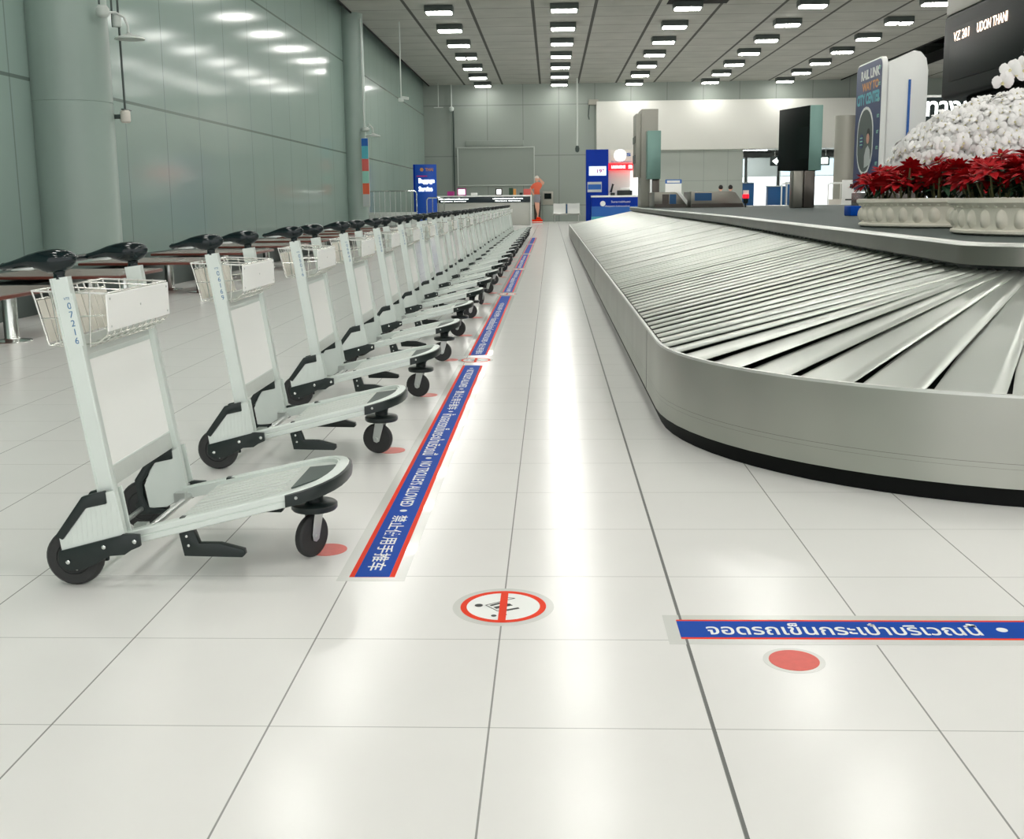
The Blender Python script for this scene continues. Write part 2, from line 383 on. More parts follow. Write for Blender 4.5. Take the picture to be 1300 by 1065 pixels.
# ------------------------------------------------------------------ luggage trolley
def trolley(label):
    t = thing('luggage_trolley', label, 'trolley', (0, 0, 0), 0, 'luggage trolleys parked in a row')
    def px(z): return .027+(.957-z)*.146
    for s in (-1, 1):
        # rear wheel
        w = MB(); w.lathe([(.058, -.02), (.080, -.021), (.088, -.013), (.0905, 0), (.088, .013), (.080, .021), (.058, .02)], (0, 0, 0), 'y', 36)
        wo = w.build('wheel', M['tyre'], t, (.008, s*.292, .0905))
        h = MB(); h.lathe([(.02, -.024*s), (.052, -.023*s), (.058, -.016*s), (.058, .016*s), (.05, .024*s)], (0, 0, 0), 'y', 28)
        h.cm = 1; h.lathe([(.006, -.027), (.009, -.03), (.009, .03), (.006, .027)], (0, 0, 0), 'y', 12)
        for a in range(5): h.ball((.036*cos(a*1.256), s*.024, .036*sin(a*1.256)), .005, 6, 4)
        h.build('hub', [M['hub'], M['chrome']], wo)
        # bracket
        pl = MB(); poly = [(.06, .285), (.157, .31), (.181, .17), (-.02, .112), (-.026, .16), (.0, .19)]
        pl.prism(poly, s*.318, s*.325); pl.prism([(.066, .27), (.157, .31), (.181, .14), (.10, .09), (.035, .085), (.022, .17)], s*.262, s*.268); pl.box(.13, .17, s*.264, s*.32, .15, .165)
        for i in range(11): # ribs pressed in the outer plate
            x0 = .0+i*.016; z0 = .118+x0*.27; z1 = min(.19+(x0)*1.55, .27) if x0 < .06 else .285
            pl.box(x0-.0015, x0+.0015, s*.3248, s*.3262, z0+.018, z1-.006)
        pl.build('side_plate', M['alu'], t, bevel=.0015, seg=1)
        tr = MB(); up = [(.132, .268), (.129, .309), (.056, .291), (-.036, .166), (-.013, .153), (.066, .254)]
        tr.prism(up, s*.314, s*.332); tr.prism([(.132, .268), (.129, .309), (.056, .291), (-.012, .19), (-.004, .12), (-.016, .09), (.0, .06), (.10, .066), (.10, .082), (.034, .088), (.018, .13), (.016, .18), (.066, .254)], s*.256, s*.27)
        tr.box(.06, .075, s*.258, s*.33, .268, .28)
        tr.build('guard_trim', M['black_plastic'], t, bevel=.004)
        lo = MB(); lp = [(-.026, .118), (.168, .168), (.176, .173), (.226, .17), (.228, .134), (.20, .122), (.178, .107), (.13, .103), (.09, .08), (.05, .062), (.0, .056), (-.028, .075)]
        lo.prism(lp, s*.316, s*.333)
        lo.cm = 1
        for (bx, bz) in ((.0, .084), (.115, .132), (.212, .15)): lo.lathe([(.007, 0), (.008, .002*s), (.004, .004*s)], (bx, s*.333, bz), 'y', 10)
        lo.build('axle_bracket', [M['black_plastic'], M['chrome']], t, bevel=.003)
        # post: extruded profile
        po = MB(); rings = []
        prof = [(-.028, -.015), (-.022, -.0155), (-.021, -.013), (.018, -.013), (.0195, -.0155), (.026, -.015), (.029, -.009), (.029, .009), (.026, .015), (-.028, .015)]
        for z in (.165, .5, .957):
            rings.append([(px(z)+a, s*.29 + (-1)*(-b if s < 0 else b)*1.0, z + (.004*a/.03 if z > .9 else 0)) for a, b in prof])
        po.loft(rings); p_o = po.build('post', M['alu'], t, bevel=0, smooth=30)
        # grip: moulded, bird-shaped
        g = MB(); rings = []
        for x, zc, hh, hw in ((-.156, .990, .005, .008), (-.15, .990, .009, .012), (-.12, .995, .0115, .014), (-.09, 1.003, .014, .017), (-.062, 1.009, .019, .022), (-.035, 1.008, .027, .028),
                              (-.008, 1.006, .034, .033), (.022, 1.0065, .0355, .034), (.045, 1.008, .031, .031), (.063, 1.011, .023, .024), (.075, 1.013, .013, .014), (.079, 1.013, .004, .005)):
            rings.append([(x, s*.29+hw*cos(a*pi/8), zc+hh*sin(a*pi/8)*(1.0 if sin(a*pi/8) > 0 else 1.05)) for a in range(16)])
        g.loft(rings)
        g.loft([[(.024+r*1.0*cos(a*pi/6)*1.0, s*.29+r*.75*sin(a*pi/6), z) for a in range(12)] for z, r in ((.952, .019), (.965, .017), (.978, .02), (.992, .03))])
        go = g.build('grip', M['grip'], t, smooth=60)
        lv = MB(); lv.prism([(-.115, .984), (-.05, .989), (-.045, .983), (-.06, .979), (-.118, .979)], s*.29-.011, s*.29+.011); lv.build('brake_lever', M['zinc'], go, bevel=.002)
        # foot peg
        fp = MB(); fp.prism([(.33, .205), (.372, .205), (.374, .16), (.387, .121), (.453, .12), (.528, .100), (.531, .084), (.522, .076), (.42, .078), (.339, .080), (.326, .15)], s*.235, s*.262)
        fp.cm = 1; fp.lathe([(.006, 0), (.006, .003*s), (.003, .004*s)], (.35, s*.262, .145), 'y', 8); fp.lathe([(.006, 0), (.006, .003*s), (.003, .004*s)], (.355, s*.262, .115), 'y', 8)
        fp.build('foot_rest', [M['black_plastic'], M['chrome']], t, bevel=.004)
    # handle bar
    hb = MB(); hb.tube([(-.143, -.29, .990), (-.143, .29, .990)], .012, 12); hb.build('handle_bar', M['grip'], t, smooth=50)
    # cross bars and board
    rot = -math.atan(.146)
    def leanbox(z0, z1, y0, y1, th, off=0.):
        zc = (z0+z1)/2; c = (px(zc)+off, 0, zc); h = (z1-z0)/2/cos(rot)
        return dict(x0=c[0]-th/2, x1=c[0]+th/2, y0=y0, y1=y1, z0=zc-h, z1=zc+h, rot=(rot, 'Y', c))
    cb = MB(); cb.box(**leanbox(.715, .775, -.276, .276, .018)); cb.build('cross_bar', M['alu_dark'], t, bevel=.003)
    cb = MB(); cb.box(**leanbox(.305, .362, -.276, .276, .018)); cb.build('cross_bar', M['alu_dark'], t, bevel=.003)
    bd = MB(); bd.box(**leanbox(.364, .713, -.274, .274, .008, .004)); bo = bd.build('display_board', M['white_board'], t, bevel=.001, seg=1)
    fr = MB(); fr.box(**leanbox(.700, .716, -.272, .272, .014, .002)); fr.build('board_edging', M['alu'], bo, bevel=.001, seg=1)
    fr = MB(); fr.box(**leanbox(.361, .368, -.272, .272, .014, .002)); fr.build('board_edging', M['alu'], bo, bevel=.001, seg=1)
    # wire basket
    bk = MB(); y0, y1 = -.262, .262; w = .0028
    rear_t, rear_b, fr_t, fr_b = (-.075, .905), (-.035, .755), (.135, .905), (.125, .79)
    def W(*p, r=w): bk.tube(p, r, 6)
    rim = [(-.078, y0, .915), (-.078, y1, .915), (.145, y1, .905), (.145, y0, .905)]
    bk.tube(rim, .0036, 6, closed=True)
    bk.tube([(-.07, y0, .888), (-.07, y1, .888)], .003, 6); bk.tube([(.14, y0, .775), (.14, y1, .775)], .003, 6)
    bk.tube([(-.035, y0, .748), (-.035, y1, .748)], .003, 6)
    n = 11
    for i in range(n):
        y = y0+(y1-y0)*i/(n-1)
        W((-.078, y, .915), (-.07, y, .888), (-.037, y, .75), (.03, y, .742), (.12, y, .758), (.146, y, .782), (.147, y, .80))
    for i in (3, 7): 
        y = y0+(y1-y0)*i/(n-1); W((-.078, y, .915), (.0, y, .912), (.145, y, .904))
    for yy in (y0, y1):
        for x, xb in ((-.02, .0), (.05, .045), (.10, .09)): W((x, yy, .912), (xb, yy, .745))
        W((-.055, yy, .83), (.14, yy, .84))
    for x in (.0, .045, .09): W((x, y0, .744), (x, y1, .744))
    bk.build('wire_basket', M['wire'], t, smooth=50)
    sl = MB(); 
    for i in range(10):
        a = y0+.006+i*.0515; sl.add([(-.066, a, .885), (-.066, a+.042, .885), (-.036, a+.042, .758), (-.036, a, .758), (-.063, a, .885), (-.063, a+.042, .885), (-.033, a+.042, .758), (-.033, a, .758)],
                                    [(0, 1, 2, 3), (4, 7, 6, 5), (0, 4, 5, 1), (2, 6, 7, 3), (1, 5, 6, 2), (0, 3, 7, 4)])
    sl.build('basket_slats', M['cream'], t, smooth=0)
    bp = MB(); bp.box(.148, .153, y0-.004, y1+.004, .79, .902); bpo = bp.build('basket_plate', M['white_board'], t, bevel=.0015, seg=1)
    sc = MB()
    for yy, zz in ((-.245, .888), (.245, .888), (-.245, .804), (.245, .804), (0, .85)): sc.lathe([(.004, 0), (.004, .001), (.002, .002)], (.153, yy, zz), 'x', 8)
    sc.build('plate_screws', M['zinc'], bpo)
    # platform: U-shaped rail
    path = []
    def zr(x): return .147+(x-.19)*.2295
    for x in (.165, .3, .45, .6): path.append((x, -(.262-.03*(x-.165)/.435)))
    for a in range(0, 181, 12):
        th = R(-90+a); path.append((.60+.19*max(0, cos(th))**.8 if abs(a-90) < 89.9 else .6, .232*(abs(sin(th))**.82)*(1 if sin(th) > 0 else -1)))
    path2 = path[:4]+path[5:-1]+[(x, -y) for x, y in path[:4]][::-1]
    def sweep(pth, prof, dz=0):
        rings = []
        for i, (x, y) in enumerate(pth):
            a = Vector(pth[max(i-1, 0)]); c = Vector(pth[min(i+1, len(pth)-1)]); d = (c-a).normalized(); nrm = Vector((d.y, -d.x))
            rings.append([(x+nrm.x*u, y+nrm.y*u, zr(x)+v+dz) for u, v in prof])
        return rings
    rl = MB(); rl.loft(sweep(path2, [(-.018, -.02), (.018, -.022), (.021, -.018), (.021, -.004), (.018, -.001), (.021, .003), (.021, .018), (.017, .022), (-.010, .022), (-.012, .018), (-.018, .018)]))
    rl.build('platform_rail', M['alu'], t, smooth=30)
    nose = [p for p in path2 if p[0] > .61]; nose = [(.655, -.226)]+[p for p in nose if p[0] > .66]+[(.655, .226)]
    bu = MB(); bu.loft(sweep(nose, [(.0205, -.022), (.029, -.02), (.031, 0), (.029, .017), (.0205, .019)]))
    bu.cm = 1
    for sx in (-1, 1): bu.ball((.695, sx*.245, zr(.695)), .006, 6, 4)
    bu.build('nose_bumper', [M['black_plastic'], M['zinc']], t, smooth=50)
    dk = MB(); inner = sweep(path2, [(-.012, 0)]); pts = [r[0] for r in inner]
    top = [(x, y, z+.006) for x, y, z in pts]; bot = [(x, y, z-.004) for x, y, z in pts]; n = len(pts)
    half = n//2
    vs = top+bot; fs = []
    for i in range(1, half): fs += [(i, i+1, n-2-i, n-1-i), (n+i, n+n-1-i, n+n-2-i, n+i+1)]
    dk.add(vs, fs)
    for yy in (-.17, -.13, -.09, -.05, 0, .05, .09, .13, .17):
        dk.add([(x, yy+d, zr(x)+h) for x in (.31, .62) for d, h in ((-.006, .006), (-.004, .011), (.004, .011), (.006, .006))],
               [(0, 1, 5, 4), (1, 2, 6, 5), (2, 3, 7, 6), (0, 3, 2, 1), (4, 5, 6, 7)])
    dk.build('platform_deck', M['alu_dark'], t, smooth=0)
    np_ = MB(); np_.prism([(.655, -.14), (.76, -.08), (.778, 0), (.76, .08), (.655, .14)], 0, .004, 'z')
    npo = np_.build('nose_plate', M['plinth'], t, (0, 0, zr(.71)+.010)); npo.rotation_euler = (0, 0, 0)
    npo.data.transform(Matrix.Translation((.71, 0, 0)) @ Matrix.Rotation(-math.atan(.2295), 4, 'Y') @ Matrix.Translation((-.71, 0, 0)))
    ax = MB(); ax.tube([(.008, -.27, .084), (.008, .27, .084)], .009, 10); ax.tube([(.19, -.26, .135), (.19, .26, .135)], .012, 10)
    ax.box(.16, .2, -.2, -.17, .13, .165); ax.box(.16, .2, .17, .2, .13, .165)
    ax.build('axle', M['zinc'], t)
    # caster
    ch = MB(); ch.lathe([(.045, .235), (.05, .228), (.034, .215), (.03, .20), (.03, .186), (.072, .182), (.077, .178), (.077, .164), (.072, .158), (.03, .154)], (.697, 0, 0), 'z', 32)
    ch.build('bumper_disc', M['black_plastic'], t, smooth=40)
    fk = MB()
    for s in (-1, 1): fk.prism([(.014, .153), (-.03, .153), (-.044, .08), (-.040, .06), (-.026, .054), (-.013, .061), (-.006, .085)], s*.019, s*.022)
    fk.box(-.03, .014, -.022, .022, .1485, .154); fk.lathe([(.006, -.026), (.008, -.024), (.008, .024), (.006, .026)], (-.026, 0, .0725), 'y', 12)
    f_o = fk.build('caster_fork', M['zinc'], t, (.702, 0, 0), bevel=.001, seg=1)
    cw = MB(); cw.lathe([(.052, -.014), (.063, -.0145), (.070, -.010), (.0725, 0), (.070, .010), (.063, .0145), (.052, .014)], (0, 0, 0), 'y', 32)
    cw.cm = 1; cw.lathe([(.012, -.015), (.034, -.011), (.053, -.0135), (.053, .0135), (.034, .011), (.012, .015)], (0, 0, 0), 'y', 24)
    cw.build('caster_wheel', [M['tyre'], M['hub']], f_o, (-.026, 0, .0725))
    return t
def number_plate(t, num):
    post = [c for c in t.children if c.name.startswith('post') and c.data.vertices[0].co.y < 0][0]
    plate = MB(); rot = -math.atan(.146)
    p = MB(); p.box(-.017, .017, -.0008, 0, -.10, .06)
    o = p.build('number_sticker', M['alu'], post, (.057+.0, -.3036, .85)); o.rotation_euler = (0, rot, 0)
    o['label'] = 'pale sticker with blue serial number'
    me = None
    objs = []
    bm = bmesh.new()
    def addt(body, size, z, x=0):
        me = text_mesh(body, size, .0003, 'CENTER'); me.transform(Matrix.Translation((x, -.001, z)) @ Matrix.Rotation(pi/2, 4, 'X')); bm.from_mesh(me); bpy.data.meshes.remove(me)
    addt('VTBS', .0115, .045)
    for i, c in enumerate(num): addt(c, .028, .022-i*.0265)
    me = bpy.data.meshes.new('number'); bm.to_mesh(me); bm.free()
    me.transform(Matrix.Translation((.057, -.3036, .85)) @ Matrix.Rotation(rot, 4, 'Y')); me.materials.append(M['blue_ink'])
    # one lettering mesh beside the sticker on the post
    n = bpy.data.objects.new('number_lettering', me); COL.objects.link(n); n.parent = post

N_TROLLEY = 24
NUMS = {0: '07216', 1: '06169', 2: '05016', 3: '06843'}
CW = [1.05, -.18, -.15, .1, -.2, .25, 1.3, -.1, .2, 1.1, -.3, .2, 1.4, -.1, .5, 1.2, 0, .3, -.2, 1.1, .1, .4, -.3, .2]
YAW = [0, .0, .01, -.008, .01, 0, .012, -.01, .0, .02, -.015, .01, 0, .02, -.01, .01, 0, .02, -.01, 0, .01, 0, -.02, 0]
T0 = trolley('')
TX = -1.495
trolleys = []
for k in range(N_TROLLEY):
    y = 3.5+1.5*k
    if k < 4:
        lab = ['white luggage trolley numbered 07216, the largest and nearest of the row', 'white luggage trolley numbered 06169 behind the nearest trolley',
               'third white luggage trolley from the camera in the long row', 'fourth white luggage trolley from the camera in the long row'][k]
    elif k == 5: lab = 'sixth white luggage trolley of the row with a round red sticker on its board'
    elif k == N_TROLLEY-1: lab = 'farthest white luggage trolley of the row, near the service counter'
    else: lab = '%s white luggage trolley counted from the nearest one in the row' % ordn[k]
    if k == 0: t = T0; t.location = (TX, y, 0); t['label'] = lab
    else: t = dup(T0, (TX+random.uniform(-.012, .012), y+random.uniform(-.02, .02), 0), lab, YAW[k])
    for c in t.children:
        if c.name.startswith('caster_fork'): c.rotation_euler = (0, 0, CW[k])
    trolleys.append(t)
for k in range(10): number_plate(trolleys[k], NUMS.get(k, '0%d' % random.randint(5000, 7999)))
stk = MB(); stk.lathe([(.028, 0), (.028, .001)], (0, 0, 0), 'x', 24); stk.cm = 1; stk.lathe([(.020, .001), (.020, .0016)], (0, 0, 0), 'x', 24)
stk.cm = 2; stk.box(.0016, .002, -.012, .012, -.004, .006)
bd5 = [c for c in trolleys[5].children if c.name.startswith('display_board')][0]
o = stk.build('round_sticker', [M['tape_red'], M['tape_white'], M['ink']], bd5, (.078, -.2, .66)); o.rotation_euler = (0, -math.atan(.146), 0); o['label'] = 'small round red and white sticker'

# red floor dots beneath the casters
for k in range(14):
    b = MB(); b.lathe([(.065, 0), (.065, .0012)], (0, 0, 0), 'z', 40)
    o = b.build('floor_dot', M['dot'], loc=(-.768, 3.545+1.5*k, .0002), smooth=0)
    tag(o, 'red floor dot beside the caster of the %s trolley from the camera' % ordn[k], 'floor sticker', 'red dots marking trolley places')
b = MB(); b.lathe([(.078, 0), (.078, .0004)], (0, 0, 0), 'z', 40); b.cm = 1; b.lathe([(.0635, .0004), (.0635, .0012)], (0, 0, 0), 'z', 40)
o = b.build('floor_dot', [M['film'], M['dot']], loc=(.615, 2.652, .0002), smooth=0)
tag(o, 'solid red dot sticker on the floor just below the horizontal blue tape', 'floor sticker')

# floor tapes
def tape(name, label, x0, x1, y0, y1, edge, along):
    t = thing(name, label, 'floor tape', ((x0+x1)/2, (y0+y1)/2, 0), 0, 'blue lettered tapes on the floor')
    w, h = (x1-x0)/2, (y1-y0)/2
    f = .035
    MB().box(-w-f, w+f, -h-f, h+f, .0002, .0007).build('clear_film', M['film'], t, smooth=0)
    if along == 'y':
        MB().box(-w, w, -h, h, .0007, .0011).build('red_edging', M['tape_red'], t, smooth=0)
        MB().box(-w+edge, w-edge, -h, h, .0011, .0015).build('blue_band', M['tape_blue'], t, smooth=0)
    else:
        MB().box(-w, w, -h, h, .0007, .0011).build('red_edging', M['tape_red'], t, smooth=0)
        MB().box(-w, w, -h+edge, h-edge, .0011, .0015).build('blue_band', M['tape_blue'], t, smooth=0)
    return t
THAI = 'จอดรถเข็นกระเป๋าบริเวณนี้'
segs = [(3.27, 7.76), (8.29, 13.57), (14.17, 18.72), (19.3, 24.2), (24.8, 29.8), (30.4, 35.4)]
for i, (a, bb) in enumerate(segs):
    t = tape('floor_tape', '%s blue tape strip along the trolley row with red edges and white lettering' % (['nearest and longest-looking', 'second', 'third', 'fourth', 'fifth', 'farthest'][i]), -.645, -.5, a, bb, .017, 'y')
    if i < 4:
        y = a+.06; j = 0
        L = [('禁止使用手推车', .62, .058), ('•', .03, None), ('NO TROLLEYS ALLOWED', .74, .05), ('•', .03, None), ('ห้าม'+THAI, 1.0, .075), ('•', .03, None)]
        while y < bb-.1:
            s_, ln, hh = L[j % 6]; j += 1
            if y+ln > bb-.03: break
            if s_ == '•':
                MB().lathe([(.014, 0), (.014, .0006)], (0, 0, 0), 'z', 16).build('lettering', M['tape_white'], t, (0, y+.02-(a+bb)/2, .0015), smooth=0); y += .08
            else:
                text('lettering', s_, .06, M['tape_white'], t, (0, y+ln/2-(a+bb)/2, .0018), (0, -1, 0), (1, 0, 0), fit=(ln, hh), bold=.0006, extrude=.0002); y += ln+.045
t = tape('floor_tape', 'horizontal blue tape strip with white script at the right of the floor', .344, 2.9, 2.787, 2.923, .011, 'x')
cx = (.344+2.9)/2
text('lettering', THAI, .06, M['tape_white'], t, (.79-cx, .002, .0018), (1, 0, 0), (0, 1, 0), fit=(.74, .082), bold=.0008, extrude=.0002)
MB().lathe([(.015, 0), (.015, .0006)], (0, 0, 0), 'z', 20).build('lettering', M['tape_white'], t, (1.22-cx, 0, .0015), smooth=0)
text('lettering', 'NO TROLLEYS ALLOWED', .06, M['tape_white'], t, (1.71-cx, 0, .0018), (1, 0, 0), (0, 1, 0), fit=(.84, .05), bold=.0006, extrude=.0002)
# prohibition stickers
def no_trolley(loc, r, label, rz=0):
    t = thing('prohibition_sticker', label, 'floor sticker', (loc[0], loc[1], 0), rz)
    k = r/.125
    MB().lathe([(.148*k, .0002), (.148*k, .0006)], (0, 0, 0), 'z', 48).build('clear_film', M['film'], t, smooth=0)
    MB().lathe([(.12*k, .0006), (.12*k, .001)], (0, 0, 0), 'z', 48).build('white_disc', M['tape_white'], t, smooth=0)
    b = MB(); n = 64
    vs = [(rr*cos(2*pi*i/n), rr*sin(2*pi*i/n), z) for rr in (.107*k, .125*k) for z in (.001, .0014) for i in range(n)]
    fs = []
    for i in range(n):
        j = (i+1) % n; fs += [(n+i, n+j, 3*n+j, 3*n+i), (2*n+i, 2*n+j, 3*n+j, 3*n+i), (i, j, n+j, n+i)]
    b.add(vs, fs); b.build('red_ring', M['tape_red'], t, smooth=0)
    p = MB() # side view of a trolley carrying a case, lying on its side
    def bar(x0, y0, x1, y1, w, z=.0012):
        a = Vector((x0, y0))*k; c = Vector((x1, y1))*k; d = (c-a).normalized(); nn = Vector((-d.y, d.x))*w*k*.5
        p.prism([tuple(a+nn), tuple(c+nn), tuple(c-nn), tuple(a-nn)], z, z+.0003, 'z')
    bar(-.052, .008, .012, .052, .003); bar(-.052, .008, -.015, -.038, .003); bar(-.015, -.038, .04, -.02, .003); bar(.012, .052, .032, .064, .003); bar(.032, .064, .01, .07, .003)
    bar(-.038, .004, -.008, .026, .010); bar(-.024, -.014, .022, .014, .016); bar(.004, -.034, .046, -.014, .010); bar(-.006, .03, .026, .006, .006)
    p.lathe([(.012*k, .0012), (.012*k, .0015)], (-.072*k, .006*k, 0), 'z', 16); p.lathe([(.008*k, .0012), (.008*k, .0015)], (-.024*k, -.074*k, 0), 'z', 16); p.lathe([(.007*k, .0012), (.007*k, .0015)], (.006*k, -.066*k, 0), 'z', 16)
    p.build('trolley_pictogram', M['ink'], t, smooth=0)
    MB().box(-.011*k, .011*k, -.115*k, .115*k, .0016, .002).build('red_bar', M['tape_red'], t, smooth=0)
    return t
no_trolley((-.146, 3.022), .125, 'round no-trolley sticker with red ring and bar in the middle of the floor')
for i, y in enumerate((8.02, 13.87, 19.0)):
    no_trolley((-.57, y), .11, 'small round no-trolley sticker in the %s gap of the long blue tape' % ordn[i])

# ------------------------------------------------------------------ baggage carousel
car = thing('baggage_carousel', 'huge stainless steel baggage carousel with sloping overlapping slats', 'conveyor', (6, 20, 0))
OX, OY = 6, 20
XL, XR, YN, YF = .55, 11.6, 3.95, 36.5; RO = 1.75
DXL, DXR, DYN, DYF = 1.93, 10.25, 4.93, 34.8
def outer_path(off=0., n=18):
    """clockwise from far left: points and outward normals; off moves the path inwards"""
    P = []
    def arc(cx, cy, a0, a1):
        for i in range(n+1):
            a = R(a0+(a1-a0)*i/n); P.append((cx+(RO-off)*cos(a), cy+(RO-off)*sin(a)))
    arc(XL+RO, YF-RO, 90, 180); 
    for i in range(1, 12): P.append((XL+off, YF-RO-(YF-YN-2*RO)*i/12))
    arc(XL+RO, YN+RO, 180, 270); arc(XR-RO, YN+RO, 270, 360); arc(XR-RO, YF-RO, 0, 90)
    return P
def deckx(y):
    if y < 5.3: return DXL
    if y < 14: return DXL+(2.28-DXL)*(y-5.3)/8.7
    return 2.28+(2.42-2.28)*(y-14)/20.8
def deck_path(off=0., n=8):
    P = []; r = .37-off
    def arc(cx, cy, a0, a1, rr):
        for i in range(n+1):
            a = R(a0+(a1-a0)*i/n); P.append((cx+rr*cos(a), cy+rr*sin(a)))
    arc(2.42+.6, DYF-.6, 90, 180, .6-off)
    for i in range(1, 16):
        y = DYF-.6-(DYF-.6-5.3)*i/16; P.append((deckx(y)+off, y))
    arc(2.30, 5.3, 180, 270, r); arc(DXR-.37, 5.3, 270, 360, r); arc(DXR-.37, DYF-.6, 0, 90, r)
    return P
def ribbon(b, A, zA, B, zB, closed=True):
    n = len(A); vs = [(x-OX, y-OY, zA) for x, y in A]+[(x-OX, y-OY, zB) for x, y in B]
    b.add(vs, [(i, (i+1) % n, n+(i+1) % n, n+i) for i in range(n if closed else n-1)])
ZR = .435
b = MB(); P0 = outer_path(0); P1 = outer_path(.012); P2 = outer_path(.035)
ribbon(b, P0, .075, P0, ZR-.008); ribbon(b, P1, .075, P0, .075)
b.build('outer_panel', M['steel_panel'], car, smooth=40)
b = MB(); Pk = outer_path(-.0008); P2 = outer_path(.014)
ribbon(b, Pk, ZR-.012, Pk, ZR); ribbon(b, Pk, ZR, P2, ZR+.001); ribbon(b, P2, ZR, P2, ZR-.07)
b.build('panel_rim', M['rimsteel'], car, smooth=40)
b = MB(); Pr = outer_path(-.0005)
ribbon(b, Pr, .170, Pr, .172); ribbon(b, Pr, .150, Pr, .1512)
b.build('panel_crease', M['skirt'], car, smooth=0)
b = MB()
for (x, y) in ((XL, 6.3), (XL, 14), (XL, 22), (XL, 30)):
    b.box(x-.0012-OX, x-OX, y-.003-OY, y+.003-OY, .08, ZR-.015)
b.build('panel_joints', M['bed'], car, smooth=0)
b = MB(); ribbon(b, outer_path(.03), 0, outer_path(.03), .08); b.build('kick_plate', M['kick'], car, smooth=40)
b = MB(); Pb = outer_path(.05); nb = len(Pb)
# bed below the slats: outer ring to an inner ring matched by angle
def nearest_on(path, p): return min(path, key=lambda q: (q[0]-p[0])**2+(q[1]-p[1])**2)
def inner_for(p):
    x, y = p
    if x < XL+RO and y < YN+RO:
        d = Vector((x-(XL+RO), y-(YN+RO))).normalized(); return (2.30+.30*d.x, 5.3+.30*d.y)
    if x < XL+RO and y > YF-RO:
        d = Vector((x-(XL+RO), y-(YF-RO))).normalized(); return (3.02+.53*d.x, DYF-.6+.53*d.y)
    if x > XR-RO and y < YN+RO:
        d = Vector((x-(XR-RO), y-(YN+RO))).normalized(); return (DXR-.37+.3*d.x, 5.3+.3*d.y)
    if x > XR-RO and y > YF-RO:
        d = Vector((x-(XR-RO), y-(YF-RO))).normalized(); return (DXR-.37+.3*d.x, DYF-.6+.3*d.y)
    if x < 3 and YN+RO-.001 <= y <= YF-RO+.001:
        f = (y-(YN+RO))/(YF-YN-2*RO); yy = 5.3+f*(DYF-.6-5.3); return (deckx(yy)+.07, yy)
    if x > 9 and YN+RO-.001 <= y <= YF-RO+.001: 
        f = (y-(YN+RO))/(YF-YN-2*RO); yy = 5.3+f*(DYF-.6-5.3); return (DXR-.07, yy)
    f = (x-(XL+RO))/(XR-XL-2*RO)
    return (2.3+f*(DXR-.37-2.3), DYN+.07) if y < 10 else (3.02+f*(DXR-.37-3.02), DYF-.07)
ribbon(b, Pb, ZR-.09, [inner_for(p) for p in Pb], .785); ribbon(b, [inner_for(p) for p in Pb], .785, [inner_for(p) for p in Pb], .95)
b.build('belt_bed', M['bed'], car, smooth=0)  # black rubber bed; its black also puts shade into the slat gaps
# slats
def slat_mesh(O, I, tdir, wo, wi):
    """plate from outer point O to inner point I; tdir = travel direction"""
    O = Vector(O); I = Vector(I); t = Vector((tdir[0], tdir[1], 0)).normalized()
    along = (I-O).normalized(); nrm = along.cross(t); 
    if nrm.z < 0: nrm = -nrm
    b = MB(); rings = []
    tl = random.uniform(-.003, .003)
    for i in range(3):
        f = i/2; p = O.lerp(I, f); w = wo+(wi-wo)*f
        ring = []
        for u, h in ((-.5, -.008), (.30, .0155), (.36, .0165), (.46, .012), (.5, .007), (.49, .003), (.44, .007), (.35, .0115), (.30, .0105), (-.5, -.013)):
            ring.append(p+t*(u*w)+nrm*(h+tl*u*2))
        rings.append(ring)
    b.loft(rings); return b
stations = []   # (outer, travel dir)
pitch = .2
def arc_st(cx, cy, a0, a1, n):
    for i in range(n):
        a = R(a0+(a1-a0)*(i+.5)/n); stations.append(((cx+(RO-.045)*cos(a), cy+(RO-.045)*sin(a)), (-sin(a), cos(a)), True))
arc_st(XL+RO, YN+RO, 180, 270, 9)
ns = int((YF-YN-2*RO)/pitch)
for i in range(ns): stations.append(((XL+.045, YN+RO+pitch*(i+.5)), (0, -1), False))
for i in range(36): stations.append(((XL+RO+.1+pitch*i*1.05, YN+.045), (1, 0), False))
arc_st(XL+RO, YF-RO, 90, 180, 9)
stations.sort(key=lambda s: (s[0][0]-0)**2+(s[0][1])**2 + (1e4 if s[0][0] > 3.2 else 0))
groupb = MB()
for idx, (o, td, isarc) in enumerate(stations):
    inn = inner_for(o)
    zO, zI = ZR-.035, .818
    j = random.uniform(-.001, .001)
    if isarc: wo, wi = .275, .13
    else: wo, wi = .245, .245
    bm_ = slat_mesh((o[0]-OX, o[1]-OY, zO+j), (inn[0]-OX, inn[1]-OY, zI+j), td, wo, wi)
    if idx < 100: bm_.build('slat', M['slat'], car, smooth=30)
    else: groupb.add(bm_.v, bm_.f)
tag(groupb.build('slat', M['slat'], car, smooth=30), kind='stuff')
# deck
b = MB(); D0 = deck_path(0); D1 = deck_path(.03); D2 = deck_path(.055)
ribbon(b, D0, .852, D0, .942); ribbon(b, D0, .852, D2, .852)
b.build('deck_skirt', M['skirt'], car, smooth=40)
b = MB(); ribbon(b, D0, .937, deck_path(-.006), .940); ribbon(b, deck_path(-.006), .940, deck_path(.002), .951); ribbon(b, deck_path(.002), .951, D1, .957); ribbon(b, D1, .957, D2, .946); b.build('deck_rim', M['rimsteel'], car, smooth=30)
b = MB(); b.add([(x-OX, y-OY, .946) for x, y in D2], [tuple(range(len(D2)))]); b.build('deck_top', M['rubber'], car, smooth=0)

